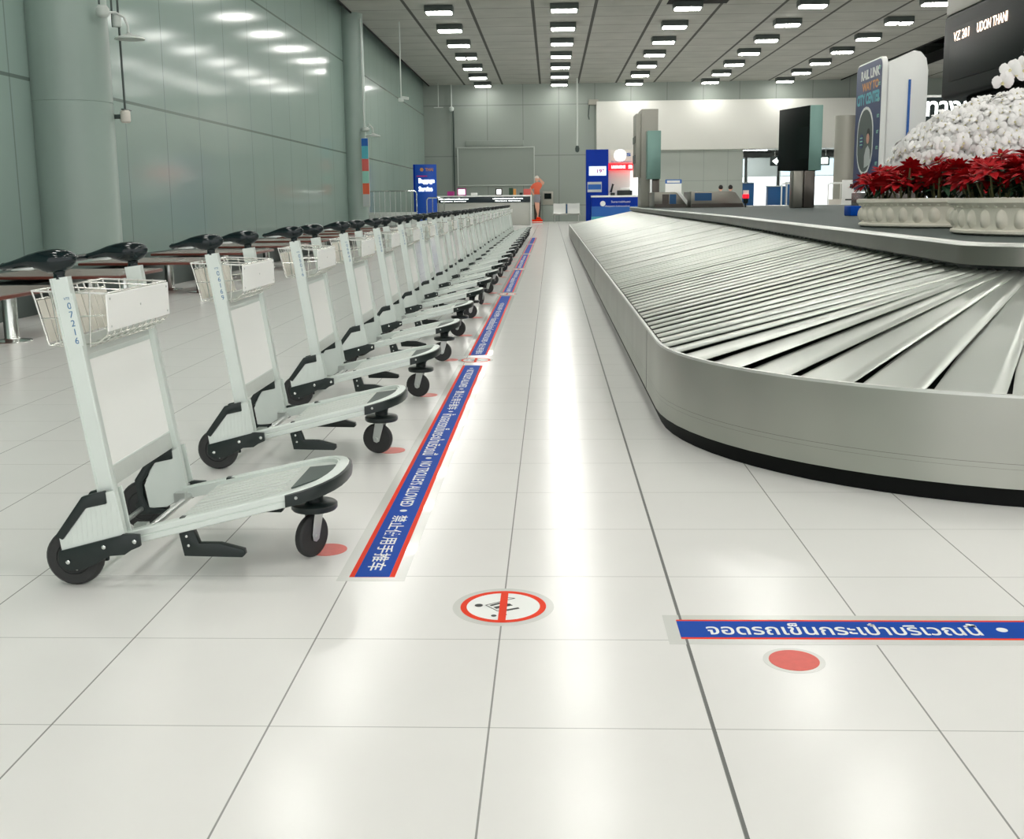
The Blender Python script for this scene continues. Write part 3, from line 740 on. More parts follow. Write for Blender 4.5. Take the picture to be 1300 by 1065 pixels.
# ------------------------------------------------------------------ planters and flowers
def planter(loc, r, label):
    t = thing('stone_planter', label, 'planter', loc)
    b = MB(); b.lathe([(r*.96, 0), (r*.985, .01), (r*.985, .022), (r*.965, .03), (r*.955, .06), (r*.965, .15), (r*.985, .165), (r, .172), (r*1.01, .18), (r*1.01, .2), (r*.99, .207), (r*.94, .207), (r*.93, .17)], (0, 0, 0), 'z', 96)
    b.build('planter_bowl', M['stone'], t, smooth=40)
    n = 40; b = MB()
    for i in range(n):   # carved petals round the side
        a = 2*pi*i/n; w = 2*pi*r/n*.42
        rings = []
        for z, ww, d in ((.028, .3, -.004), (.04, .72, .012), (.06, .86, .026), (.085, .9, .033), (.11, .86, .030), (.132, .66, .02), (.148, .3, .0)):
            ring = []
            for u in (-1, -.8, -.35, 0, .35, .8, 1):
                rr = r*.955+d*(1-u*u)-.004*abs(u); aa = a+u*w*ww/r; ring.append((rr*cos(aa), rr*sin(aa), z))
            rings.append(ring)
        b.loft(rings, closed_ring=False)
    b.build('carved_petals', M['stone'], t, smooth=50)
    b = MB()
    for i in range(n*2):
        a = 2*pi*(i+.5)/(n*2); b.ball((r*.975*cos(a), r*.975*sin(a), .163), .012, 6, 4)
    b.build('bead_moulding', M['stone'], t, smooth=60)
    b = MB(); b.lathe([(r*.93, .165), (r*.93, .18)], (0, 0, 0), 'z', 40); b.build('soil', M['soil'], t, smooth=0)
    return t
PL = [((3.12, 8.42, .95), .78, 'farther round stone planter on the carousel with a carved petal frieze'),
      ((3.16, 6.5, .95), .80, 'nearer round stone planter on the carousel at the right picture edge')]
for l, r, lab in PL: planter(l, r, lab)
def leafshape(b, base, d, up, L, W, droop=.3, fold=.2):
    d = Vector(d).normalized(); up = Vector(up); side = d.cross(up)
    if side.length < 1e-3: side = d.orthogonal()
    side.normalize(); up = side.cross(d).normalized()
    prof = [(0, .12), (.25, .75), (.5, 1), (.75, .65), (1, .02)]
    rings = []
    for f, w in prof:
        p = Vector(base)+d*(L*f)-up*(droop*L*f*f)
        rings.append([p-side*(W*w*.5)+up*(fold*W*w*.5), p, p+side*(W*w*.5)+up*(fold*W*w*.5)])
    b.loft(rings, closed_ring=False)
def bract_mesh(seed):
    rnd = random.Random(seed); b = MB()
    for ring, (n, L, el, z) in enumerate(((7, .115, .05, 0), (6, .09, .35, .012), (5, .06, .75, .02))):
        for i in range(n):
            a = 2*pi*(i+rnd.random()*.5)/n+ring; e = el+rnd.uniform(-.15, .15)
            leafshape(b, (0, 0, z), (cos(a)*cos(e), sin(a)*cos(e), sin(e)), (0, 0, 1), L*rnd.uniform(.85, 1.15), L*.5, .25, .25)
    b.cm = 1
    for i in range(5): a = i*1.256; b.ball((.008*cos(a), .008*sin(a), .03), .005, 5, 4)
    return b.mesh('bract_whorl', [M['red_bract'], M['lip']], smooth=0)
def leaves_mesh(seed):
    rnd = random.Random(seed); b = MB()
    for i in range(12):
        a = rnd.random()*6.28; e = rnd.uniform(-.3, .5); z = rnd.uniform(.03, .16)
        leafshape(b, (.03*cos(a), .03*sin(a), z), (cos(a)*cos(e), sin(a)*cos(e), sin(e)), (0, 0, 1), rnd.uniform(.09, .13), .05, .35, .2)
    return b.mesh('leaves', M['leaf'], smooth=0)
BR = [bract_mesh(i) for i in range(4)]; LV = [leaves_mesh(i) for i in range(3)]
stm = MB(); stm.tube([(0, 0, 0), (.005, 0, .1), (0, 0, .2)], .006, 6); STM = stm.mesh('stem', M['stem'])
def child(name, me, parent, loc=(0, 0, 0), rot=(0, 0, 0), sc=1.):
    o = bpy.data.objects.new(name, me); COL.objects.link(o); o.parent = parent; o.location = loc; o.rotation_euler = rot; o.scale = (sc, sc, sc) if not isinstance(sc, tuple) else sc; return o
pn = 0
rnd = random.Random(3)
spots = []
for a in (165, 188, 211, 234, 257, 280, 303): spots.append((3.12+.62*cos(R(a)), 8.42+.62*sin(R(a)), 0))
for a in (150, 172, 194, 216, 238, 260, 282, 304): spots.append((3.16+.64*cos(R(a)), 6.5+.64*sin(R(a)), 1))
for a in (170, 215, 260, 305): spots.append((3.12+.34*cos(R(a)), 8.42+.34*sin(R(a)), 0))
for a in (150, 195, 240, 285): spots.append((3.16+.36*cos(R(a)), 6.5+.36*sin(R(a)), 1))
pnames = {0: 'farther', 1: 'nearer'}; cnt = {0: 0, 1: 0}
for (x, y, w) in spots:
    cnt[w] += 1
    back = cnt[w] > (7 if w == 0 else 8)
    t = thing('poinsettia', 'red poinsettia in the %s stone planter, %s from the left in the %s ring' % (pnames[w], ordn[(cnt[w]-1) % (7 if w == 0 else 8)], 'inner' if back else 'outer'), 'flower',
              (x, y, 1.118), rnd.uniform(0, 6), 'poinsettias around the orchids')
    child('leaves', rnd.choice(LV), t, (0, 0, 0), (0, 0, rnd.uniform(0, 6)), 1.1)
    child('leaves', rnd.choice(LV), t, (0, 0, .03), (0, 0, rnd.uniform(0, 6)), 1.2)
    h0 = .06 if back else 0.
    for j in range(7):
        a = j*1.05+rnd.random(); rr = 0 if j == 0 else rnd.uniform(.08, .15); h = rnd.uniform(.13, .2) + (.06 if j == 0 else 0)+h0
        child('bract_whorl', rnd.choice(BR), t, (rr*cos(a), rr*sin(a), h), (rnd.uniform(-.5, .5), rnd.uniform(-.5, .5), rnd.uniform(0, 6)), rnd.uniform(.85, 1.15))
        child('stem', STM, t, (rr*cos(a)*.5, rr*sin(a)*.5, 0), (-rr*sin(a)*3, rr*cos(a)*3, 0), (1, 1, h/.2))
# orchids
def petal(b, a, L, W, el, z=0):
    d = Vector((cos(a)*cos(el), sin(a)*cos(el), sin(el))); side = Vector((-sin(a), cos(a), 0)); up = d.cross(side); up = -up if up.z < 0 else up
    rings = []
    for f, w, h in ((.05, .15, 0), (.3, .75, .06), (.6, 1, .06), (.85, .75, 0), (1, .25, -.06)):
        p = d*(L*f)+Vector((0, 0, z)); rings.append([p-side*(W*w*.5)+up*(h*L), p+up*(h*L+.08*W), p+side*(W*w*.5)+up*(h*L)])
    b.loft(rings, closed_ring=False)
def orchid_mesh(seed):
    rnd = random.Random(seed); b = MB()
    for a in (90, 210, 330): petal(b, R(a), .042, .028, rnd.uniform(-.1, .15))
    for a in (8, 172): petal(b, R(a), .046, .05, rnd.uniform(.05, .25), .003)
    b.cm = 1
    petal(b, R(270), .018, .014, .7, .004); b.ball((0, -.003, .008), (.005, .005, .006), 6, 4)
    return b.mesh('orchid_flower', [M['petal'], M['lip']], smooth=60)
OM = [orchid_mesh(i) for i in range(3)]
sprays = []
# orchid plants: each a bowed stem hung with flowers, growing from the planters
cx, cy, cz = 4.02, 8.75, 1.30; rx, ry, rz = 1.36, .78, .65
def look(n):
    n = Vector(n).normalized(); return n.to_track_quat('Z', 'Y').to_euler()
nf = 0; NO = 24
for i in range(NO):
    az = R(-206+i*(150/NO))
    base = (3.2+.3*cos(az*2), 8.5+.3*sin(az*2), 1.118)
    t = thing('orchid_plant', 'white orchid spray in the flower bank, %s counted round from its back left end' % ordn[i], 'flower', base, 0, 'white orchids above the poinsettias')
    B = Vector(base)
    pts = []
    for f in range(0, 12):
        el = R(2+f*7.3+rnd.uniform(-1, 1)); a2 = az+rnd.uniform(-.05, .05)
        pts.append(Vector((cx+rx*cos(el)*cos(a2), cy+ry*cos(el)*sin(a2), cz+rz*sin(el))))
    sm = MB(); apex = pts[-1]
    sm.tube([(0, 0, 0), (pts[9]-B)*.5+Vector((0, 0, .1))]+[(p-B)*.97-Vector((0, 0, .03)) for p in pts[9::-1]], .004, 5)
    sm.build('stem', M['stem'], t)
    for f, p in enumerate(pts):
        el = R(2+f*7.3); m = 6 if f < 7 else 4
        for q in range(m):
            a3 = az+(q-(m-1)/2)*.075/max(.3, cos(el))+rnd.uniform(-.05, .05); e3 = el+rnd.uniform(-.09, .09)
            nn = Vector((cos(e3)*cos(a3)/rx, cos(e3)*sin(a3)/ry, sin(e3)/rz))
            P_ = Vector((cx+rx*cos(e3)*cos(a3), cy+ry*cos(e3)*sin(a3), cz+rz*sin(e3)))+nn.normalized()*rnd.uniform(-.05, .05)
            if P_.x > 4.15: continue
            n2 = nn.normalized()+Vector((rnd.uniform(-.5, .5), rnd.uniform(-.6, .2), rnd.uniform(-.6, .2)))
            e = look(n2)
            child('orchid_flower', OM[(f+q) % 3], t, P_-B, e, rnd.uniform(.95, 1.3))
# tall sprays hanging over the top right
for i, (sx, sy, ctrl) in enumerate(((3.45, 6.75, ((0, 0, 0), (.0, -.1, .95), (-.28, -.2, 1.12), (-.56, -.25, 1.0), (-.86, -.27, .72))), (3.6, 6.6, ((0, 0, 0), (.0, -.05, 1.1), (-.2, -.1, 1.32), (-.45, -.15, 1.3), (-.66, -.2, 1.12))))):
    B = Vector((sx, sy, 1.118))
    t = thing('orchid_plant', ['white orchid spray arching left in front of the flight display', 'taller white orchid spray at the picture edge over the flight display'][i], 'flower', tuple(B), 0, 'tall orchid sprays')
    cp = [Vector(c) for c in ctrl]; pts = []
    for k in range(4):
        p0, p1, p2, p3 = cp[max(k-1, 0)], cp[k], cp[k+1], cp[min(k+2, 4)]
        for q in range(5):
            u = q/5; pts.append(.5*((2*p1)+(p2-p0)*u+(2*p0-5*p1+4*p2-p3)*u*u+(3*p1-p0-3*p2+p3)*u**3))
    pts.append(cp[-1])
    sm = MB(); sm.tube(pts, .005, 6); sm.build('stem', M['stem'], t)
    for f in range(6, 21):
        for q in (-1, 1):
            P_ = pts[f]+Vector((q*.035, -.03, rnd.uniform(-.05, .01)))
            child('orchid_flower', OM[f % 3], t, P_, look((rnd.uniform(-.8, .2), -1, rnd.uniform(-.3, .4))), 1.3)
    lf = MB()
    for a in (-2.6, -1.4, -.4): leafshape(lf, (0, 0, .45), (cos(a), sin(a), .5), (0, 0, 1), .25, .07, .3, .2)
    lf.build('leaves', M['leaf'], t, smooth=0)

# ------------------------------------------------------------------ flight display near the flowers
t = thing('flight_display', 'big black flight display panel with glowing letters above the flowers', 'display', (6.1, 14.2, .95))
b = MB(); b.box(-.3, .3, -2.75, 2.72, 1.62, 2.82); b.build('display_housing', M['screen_black'], t, bevel=.06, seg=3)
b = MB(); b.box(-.312, -.295, -2.45, 2.4, 1.86, 2.6); b.build('screen', M['screen_glass'], t, bevel=.003)
text('lettering', 'VZ 201', .12, M['led'], t, (-.318, 1.95, 2.47), (0, -1, 0), (0, 0, 1), fit=(.58, .13))
text('lettering', 'UDON THANI', .12, M['led'], t, (-.318, .87, 2.47), (0, -1, 0), (0, 0, 1), fit=(1.0, .13))
b = MB(); b.box(-.25, .4, -2.5, 2.5, 0, 1.2); b.build('pedestal', M['steel_base'], t, bevel=.02)
b = MB(); b.box(-.1, .35, -2.2, 2.2, 1.2, 1.66); b.build('neck', M['void'], t)
b = MB(); b.box(-.28, .3, -2.7, 2.7, 2.82, 4.2); b.build('upper_cladding', M['totem_grey'], t, bevel=.02)

# farther display totems
t = thing('display_totem', 'tall grey display totem with small green side box, farthest on the carousel', 'display', (2.95, 33.6, .95))
MB().box(-.26, .24, -.25, .9, 0, 2.88).build('totem_body', M['totem_grey'], t, bevel=.015)
MB().box(-.42, -.262, -.2, .85, .9, 2.75).build('side_screen', [M['totem_grey']], t, bevel=.01)
b = MB(); b.box(-.435, -.42, -.15, .8, 1.9, 2.1); b.box(-.435, -.42, -.15, .8, 1.3, 1.55); b.build('screen_bars', M['bronze'], t)
MB().box(-.12, .28, -.75, -.27, .82, 2.22).build('green_box', M['totem_green'], t, bevel=.015)
MB().box(.05, .26, -.6, -.27, 0, .82).build('dark_leg', M['bronze'], t, bevel=.01)
MB().box(-.02, .04, -.6, -.27, 0, .82).build('chrome_edge', M['chrome'], t)
t = thing('display_totem', 'dark display totem with pale green end panel on a steel base', 'display', (5.72, 25.2, .95))
b = MB(); b.add([(-.35, 1.3, .86), (.06, -.05, .83), (.06, -.05, 2.26), (-.35, 1.3, 2.26), (.32, 1.3, .83), (.32, 0, .83), (.32, 0, 2.26), (.32, 1.3, 2.26)],
                [(0, 1, 2, 3), (1, 5, 6, 2), (5, 4, 7, 6), (4, 0, 3, 7), (3, 2, 6, 7), (0, 4, 5, 1)])
b.build('totem_body', M['screen_black'], t, bevel=.01)
MB().box(.06, .34, -.07, -.01, .83, 2.26).build('green_panel', M['totem_green'], t, bevel=.008)
b = MB(); b.box(-.26, -.02, 0, .4, 0, .83); b.build('base_column', M['steel_base'], t, bevel=.03)
MB().box(-.02, .22, -.04, .4, 0, .83).build('base_column', M['bronze'], t, bevel=.015)
o = MB().add([(.058, -.06, 1.1), (-.1, .42, 1.1), (-.1, .42, 1.8), (.058, -.06, 1.8), (.05, -.065, 1.1), (-.108, .415, 1.1), (-.108, .415, 1.8), (.05, -.065, 1.8)], [(0, 1, 2, 3), (4, 7, 6, 5), (0, 4, 5, 1), (2, 6, 7, 3)]).build('screen', M['screen_glass'], t, smooth=0)

# conveyor in-feed shrouds on the deck
for i, (x0, x1, sl_, y, lab) in enumerate(((2.82, 3.48, .30, 30.4, 'small dark steel conveyor hood with a white sloping edge, left one'), (3.72, 4.88, .30, 29.6, 'wide dark steel conveyor hood with a curved sloping end, right one'))):
    t = thing('conveyor_hood', lab, 'conveyor hood', ((x0+x1)/2, y, .95)); w = (x1-x0)/2
    poly = [(-w, 0), (w+sl_, 0), (w+.12, .26), (w+.02, .39), (w-.1, .42), (-w, .42)]
    MB().prism(poly, 0, 1.6, 'y').build('hood_shell', M['steel_base'], t, bevel=.01)
    b = MB(); b.prism([(-w+.02, .0), (w+sl_-.06, .0), (w+sl_*.7, .1), (-w+.02, .1)], -.015, 0, 'y'); b.build('skirt_band', M['bronze'], t)
    if i == 0:
        MB().prism([(w-.06, .42), (w+.05, .42), (w+.4, 0), (w+.28, 0)], -.03, .02, 'y').build('white_edge', M['white_board'], t, bevel=.005)
        b = MB(); b.box(-w+.42, -w+.6, -.02, -.005, .1, .36); b.build('control_panel', M['desk_blue'], t)
        MB().box(-w+.22, -w+.4, -.02, -.005, .1, .36).build('vent_panel', M['bronze'], t)
    else:
        MB().box(-w+.1, -w+.55, -.02, -.005, .18, .38).build('reflective_panel', M['desk_blue'], t)
t = thing('warning_beacon', 'small red and black warning beacon standing on the carousel deck', 'beacon', (4.93, 28.2, .95))
MB().tube([(0, 0, 0), (0, 0, .1)], .02, 8).build('post', M['black_plastic'], t)
MB().lathe([(.05, .1), (.06, .12), (.06, .22), (.05, .23)], (0, 0, 0), n=16).build('beacon_body', M['black_plastic'], t)
MB().lathe([(.07, .23), (.08, .24), (.08, .32), (.07, .33)], (0, 0, 0), n=16).build('red_lens', M['red_sign'], t)
MB().box(-.07, .07, -.03, .03, .33, .43).build('white_plate', M['white_board'], t)
o = MB().box(-.09, .09, -.15, .15, 0, .12).build('blue_crate', M['tape_blue'], loc=(3.73, 13.7, .947), bevel=.01)
tag(o, 'small blue box on the deck beside the farther stone planter', 'box')

# city banner stand (two boards with rounded tops)
t = thing('advert_totem', 'blue rounded advertising board reading CITY CENTER with a white board behind', 'advert', (5.75, 20.2, .95))
def roundboard(x0, x1, y0, y1, z0, z1, r):
    pts = [(y0, z0+r)]
    for a in range(0, 91, 15): pts.append((y0+r-r*cos(R(a)), z0+r-r*sin(R(a))))
    for a in range(0, 91, 15): pts.append((y1-r+r*sin(R(a)), z0+r-r*cos(R(a))))
    for a in range(0, 91, 15): pts.append((y1-r+r*cos(R(a)), z1-r+r*sin(R(a))))
    for a in range(0, 91, 15): pts.append((y0+r-r*sin(R(a)), z1-r+r*cos(R(a))))
    return MB().prism(pts, x0, x1, 'x')
roundboard(-.09, 0, -.8, .8, .32, 2.6, .16).build('board_shell', M['white_board'], t, bevel=.01)
roundboard(-.096, -.09, -.77, .77, .36, 2.57, .14).build('printed_face', M['navy'], t)
b = roundboard(-.101, -.097, -.42, .58, .62, 1.82, .48); b.build('oval_frame', M['tape_white'], t)
roundboard(-.104, -.101, -.37, .53, .67, 1.77, .44).build('oval_picture', M['plinth'], t)
# portrait print (shoulders, face, hair)
pf = MB(); pf.prism([(-.33, .80), (.05, .74), (.06, .95), (-.02, 1.08), (-.14, 1.13), (-.26, 1.05)], -.107, -.104, 'x'); pf.build('portrait_shirt', M['shirt_white'], t)
pf = MB(); pf.lathe([(.09, -.108), (.09, -.106)], (0, -.13, 1.25), 'x', 20); pf.build('portrait_face', M['skin'], t)
pf = MB(); pf.lathe([(.1, -.1065), (.1, -.1050)], (0, -.15, 1.33), 'x', 20); pf.build('portrait_hair', M['hair'], t)
pf = MB(); pf.lathe([(.13, -.108), (.13, -.104)], (0, .28, 1.22), 'x', 24); pf.build('round_badge', M['navy'], t)
for i, zz in enumerate((1.28, 1.22, 1.16)): pf = MB(); pf.box(-.11, -.108, .2, .36, zz-.01, zz+.01); pf.build('badge_line', M['mint'], t)
text('lettering', 'RAIL LINK', .15, M['tape_white'], t, (-.098, -.1, 2.38), (0, -1, 0), (0, 0, 1), fit=(1.15, .17), bold=.006)
text('lettering', 'WAY TO', .15, M['gold'], t, (-.098, -.12, 2.17), (0, -1, 0), (0, 0, 1), fit=(1.0, .15), bold=.006)
text('lettering', 'CITY CENTER', .15, M['cyan'], t, (-.098, -.02, 1.96), (0, -1, 0), (0, 0, 1), fit=(1.42, .2), bold=.007)
for i in range(7): text('lettering', '872'[: 2+i % 2], .08, M['mint'], t, (-.098, -.66, 2.42-i*.27), (0, -1, 0), (0, 0, 1), fit=(.13, .06), bold=.003)
b = MB(); b.box(-.1, .75, -.82, .82, 0, .3); b.build('base_box', M['bronze'], t, bevel=.01)
b = MB(); pts = []
b.prism([(.03, .3), (.70, .3), (.70, 2.35), (.66, 2.55), (.56, 2.66), (.44, 2.68), (.03, 2.5)], -.74, -.66, 'y'); b.build('white_back_board', M['white_board'], t, bevel=.01)
MB().box(.37, .41, -.76, -.745, .6, 2.2).build('blue_stripe', M['blue_mid'], t)

# hanging exit sign
t = thing('hanging_sign', 'dark green hanging sign with glowing white script behind the flight display', 'sign', (12.2, 35, 3.1))
b = MB(); b.box(-.8, 2.2, -.08, .08, 0, 1.15); b.build('sign_frame', M['white_board'], t, bevel=.01)
b = MB(); b.box(-.73, 2.13, -.09, -.08, .07, 1.08); b.build('sign_face', M['dark_green'], t)
text('lettering', 'ทางออก', .4, M['text_glow'], t, (.52, -.093, .74), (1, 0, 0), (0, 0, 1), fit=(2.3, .46), bold=.008)
text('lettering', 'EXIT', .3, M['text_glow'], t, (-.1, -.093, .22), (1, 0, 0), (0, 0, 1), fit=(.95, .24), bold=.008)
b = MB(); b.tube([(1.0, 0, 1.15), (1.0, 0, 4.55)], .02, 8); b.build('hanger', M['zinc'], t)
b = MB(); b.tube([(2.0, 0, 1.15), (2.0, 0, 4.55)], .02, 8); b.build('hanger', M['zinc'], t)

# ------------------------------------------------------------------ benches along the left wall
def bench(y0, y1, label):
    t = thing('wide_bench', label, 'bench', (-5.4, (y0+y1)/2, 0), 0, 'wooden benches along the left wall'); h = (y1-y0)/2
    MB().box(-.8, .8, -h, h, .395, .427).build('seat_slab', M['wood'], t, bevel=.006)
    MB().box(-.79, .79, -h+.01, h-.01, .427, .432).build('seat_sheen', M['wood_sheen'], t)  # thin greyish layer painting the reflections on the wooden top
    for (x, y) in ((.65, -.15), (.07, h*.45)):
        b = MB(); b.lathe([(.17, 0), (.165, .008), (.07, .018), (.062, .03), (.062, .385), (.09, .39), (.09, .40)], (x, y, 0), 'z', 28)
        b.build('pedestal_leg', M['chrome'], t, smooth=40)
    return t
for i in range(10):
    y0 = 8.85+2.62*i
    bench(y0, y0+1.3, '%s wooden bench slab on chrome pedestals from the camera, beside the left wall' % ordn[i])

# ------------------------------------------------------------------ things on the left wall
t = thing('wall_lamp', 'white gooseneck wall lamp beside the nearest column at top left', 'lamp', (-6.1, 15.75, 3.45))
b = MB(); b.lathe([(.03, .28), (.07, .3), (.09, .33), (.09, .40), (.06, .44)], (-.08, -.3, 0), n=16); b.build('wall_mount', M['wall_device'], t)
b = MB(); b.tube([(-.08, -.25, .36), (.02, -.1, .38), (.1, 0, .33), (.13, .04, .22), (.13, .05, .12)], .018, 8); b.build('arm', M['wall_device'], t)
b = MB(); b.lathe([(.02, .13), (.05, .11), (.2, .06), (.21, .04)], (.13, .08, 0), n=24); b.build('shade', M['wall_device'], t)
b = MB(); b.lathe([(.05, .2), (.06, .22), (.06, .36), (.04, .38)], (.0, -.02, 0), n=16); b.build('ballast', M['wall_device'], t)
t = thing('junction_box', 'pale junction box with bar hanging on a thin dark conduit by the column', 'junction box', (-6.17, 16.0, 2.35))
MB().lathe([(.05, 0), (.07, .02), (.07, .16), (.05, .18)], (0, 0, 0), n=16).build('box', M['cream'], t)
b = MB(); b.tube([(0, 0, .18), (0, -.02, 1.5), (0, -.03, 5.2)], .016, 8); b.build('conduit', M['conduit'], t)
MB().box(-.17, 0, -.02, .02, .06, .12).build('wall_strap', M['conduit'], t)
b = MB(); b.box(-.02, .02, -.1, .2, .18, .195); b.build('bracket_bar', M['conduit'], t)
t = thing('conduit', 'thin twin dark conduit running down the first column', 'pipe', (-6.2, 15.4, 3.9))
MB().tube([(0, 0, 0), (0, 0, 3.7)], .014, 8).build('pipe', M['conduit'], t)
MB().tube([(.03, .35, -.25), (.03, .35, 3.7)], .014, 8).build('pipe', M['conduit'], t)
t = thing('wall_lamp', 'small white wall lamp on the second column above the striped poster', 'lamp', (-6.45, 38.9, 3.45))
MB().lathe([(.1, .2), (.14, .23), (.14, .3), (.08, .34)], (-.05, 0, 0), n=16).build('wall_mount', M['wall_device'], t)
MB().tube([(-.05, 0, .3), (.1, -.05, .42), (.2, -.05, .3), (.22, -.05, .12)], .025, 8).build('arm', M['wall_device'], t)
MB().lathe([(.04, .12), (.25, .04), (.26, .01)], (.22, -.05, 0), n=20).build('shade', M['wall_device'], t)
MB().tube([(-.1, 0, .34), (-.12, 0, 4.0)], .02, 8).build('conduit', M['wall_device'], t)
t = thing('column_poster', 'narrow vertical poster of blue, mint, pink and orange blocks on the second column', 'poster', (-6.52, 38.7, 1.05))
zz = 0
for h, m in ((.42, 'shirt_white'), (.38, 'orange'), (.42, 'mint'), (.42, 'salmon'), (.44, 'cyan'), (.26, 'blue_mid')):
    MB().box(-.11, .12, -.02, .0, zz, zz+h).build('poster_block', M[m], t, smooth=0); zz += h
MB().box(-.12, .13, 0, .02, -.01, zz+.01).build('backing', M['cream'], t)
# hanging cameras and pipes
t = thing('hanging_camera', 'white security camera on a ceiling pole near the left wall', 'camera', (-5.5, 41, 4.85))
MB().tube([(0, 0, .1), (0, 0, 2.8)], .022, 8).build('pole', M['wall_device'], t)
MB().box(-.1, .08, -.08, .08, -.02, .1).build('mount', M['wall_device'], t, bevel=.01)
MB().box(-.02, .28, -.06, .06, .06, .16, rot=(.15, 'Y', (.1, 0, .1))).build('camera_body', M['wall_device'], t, bevel=.02)
t = thing('hanging_camera', 'security camera at the end of a long white pole before the far wall', 'camera', (1.42, 60.5, 3.75))
MB().tube([(0, 0, .35), (0, 0, 3.9)], .045, 8).build('pole', M['wall_device'], t)
MB().lathe([(.03, 0), (.1, .05), (.12, .2), (.08, .35)], (0, 0, 0), n=14).build('camera_body', M['conduit'], t)
t = thing('drain_pipe', 'dark vertical pipe with white head on the far wall near the left corner', 'pipe', (-5.5, YB-.2, 0))
MB().tube([(0, 0, 0), (0, 0, 6.3)], .05, 10).build('pipe', M['conduit'], t)
MB().tube([(-.1, 0, 6.4), (-.1, 0, 7.65)], .04, 10).build('white_pipe', M['wall_device'], t)
MB().lathe([(.1, 6.2), (.14, 6.25), (.14, 6.4), (.08, 6.45)], (-.1, 0, 0), n=12).build('head', M['wall_device'], t)
t = thing('hanging_fixture', 'thin hanging rod with small flat plate near the far left corner', 'fixture', (-6.2, 61.5, 6.3))
MB().tube([(0, 0, .03), (0, 0, 1.35)], .02, 6).build('rod', M['wall_device'], t)
MB().box(-.25, .25, -.1, .1, 0, .03).build('plate', M['wall_device'], t)
t = thing('wall_speaker', 'small grey box speaker beside the upper corner of the white band', 'speaker', (2.35, YB-.15, 6.45))
MB().box(-.25, .3, -.12, .12, 0, .28).build('box', M['totem_grey'], t, bevel=.02)
MB().tube([(-.2, 0, 0), (-.25, 0, -.6), (-.2, 0, -.8)], .03, 8).build('cable', M['conduit'], t)

# far wall: framed grey board and slat
t = thing('notice_board', 'large blank grey board with pale frame on the far wall', 'board', (-3.14, YB-.05, 2.1))
MB().box(-2.15, 2.15, -.03, .04, 0, 2.05).build('panel', M['board_grey'], t)
b = MB()
for x0, x1, z0, z1 in ((-2.2, 2.2, -.06, 0), (-2.2, 2.2, 2.05, 2.12), (-2.2, -2.14, 0, 2.05), (2.14, 2.2, 0, 2.05)): b.box(x0, x1, -.08, .04, z0, z1)
b.build('frame', M['frame_pale'], t, bevel=.01)
o = MB().box(-1.65, 1.65, -.1, .0, 0, .32).build('wall_ledge', M['board_grey'], loc=(-3.2, YB-.001, 4.25), bevel=.02)
tag(o, 'long narrow grey box on the far wall just above the blank board', 'ledge')

# blue service banner
t = thing('banner_stand', 'blue curved banner reading Baggage Service in the far left corner', 'banner', (-5.7, 50, 0))
b = MB(); n = 14; rings = []
for z in (0.05, 2.85): rings.append([(.52*sin(R(-75+150*i/n)), .1-.28*cos(R(-75+150*i/n)), z) for i in range(n+1)] + [(.50*sin(R(75-150*i/n)), .13-.26*cos(R(75-150*i/n)), z) for i in range(n+1)])
b.loft(rings); b.build('banner_sheet', M['teal_glow'], t, smooth=40)
MB().box(-.55, -.36, -.02, .12, 0, 2.86).build('dark_edge', M['blue_deep'], t, bevel=.01)
MB().box(-.45, .45, -.2, .2, 0, .05).build('foot', M['zinc'], t)
text('lettering', 'Baggage', .3, M['text_glow'], t, (.07, -.2, 2.1), fit=(.72, .26), bold=.01)
text('lettering', 'Service', .3, M['text_glow'], t, (.02, -.2, 1.76), fit=(.62, .22), bold=.01)
text('lettering', 'THAI', .2, M['gold'], t, (.2, -.2, 2.62), fit=(.36, .14), bold=.006)
MB().lathe([(.09, -.2), (.09, -.195)], (-.14, 0, 2.62), 'y', 6).build('emblem', M['gold'], t)
MB().box(-.38, .1, -.2, -.19, 2.3, 2.36).build('magenta_line', M['magenta'], t)

# chrome queue barriers left, rows of hoops
for i, (x0, x1, yy, h, lab) in enumerate(((-6.65, -4.9, 40, 1.58, 'long chrome barrier rail with many uprights by the left wall'), (-4.7, -4.05, 41.5, 1.33, 'short chrome hoop barrier in front of the blue banner'))):
    t = thing('queue_barrier', lab, 'barrier', ((x0+x1)/2, yy, 0)); w = (x1-x0)/2
    b = MB(); b.tube([(-w, 0, 0), (-w, 0, h-.08), (-w+.06, 0, h), (w-.06, 0, h), (w, 0, h-.08), (w, 0, 0)], .022, 8); b.build('hoop', M['chrome'], t)
    MB().box(-w, w, -.01, .01, .08, h*.52).build('lower_panel', M['alu_dark'], t)
    for j in range(8 if i == 0 else 2):
        x = -w+2*w*(j+1)/(9 if i == 0 else 3); MB().tube([(x, 0, 0), (x, 0, h)], .014, 8).build('upright', M['chrome'], t)

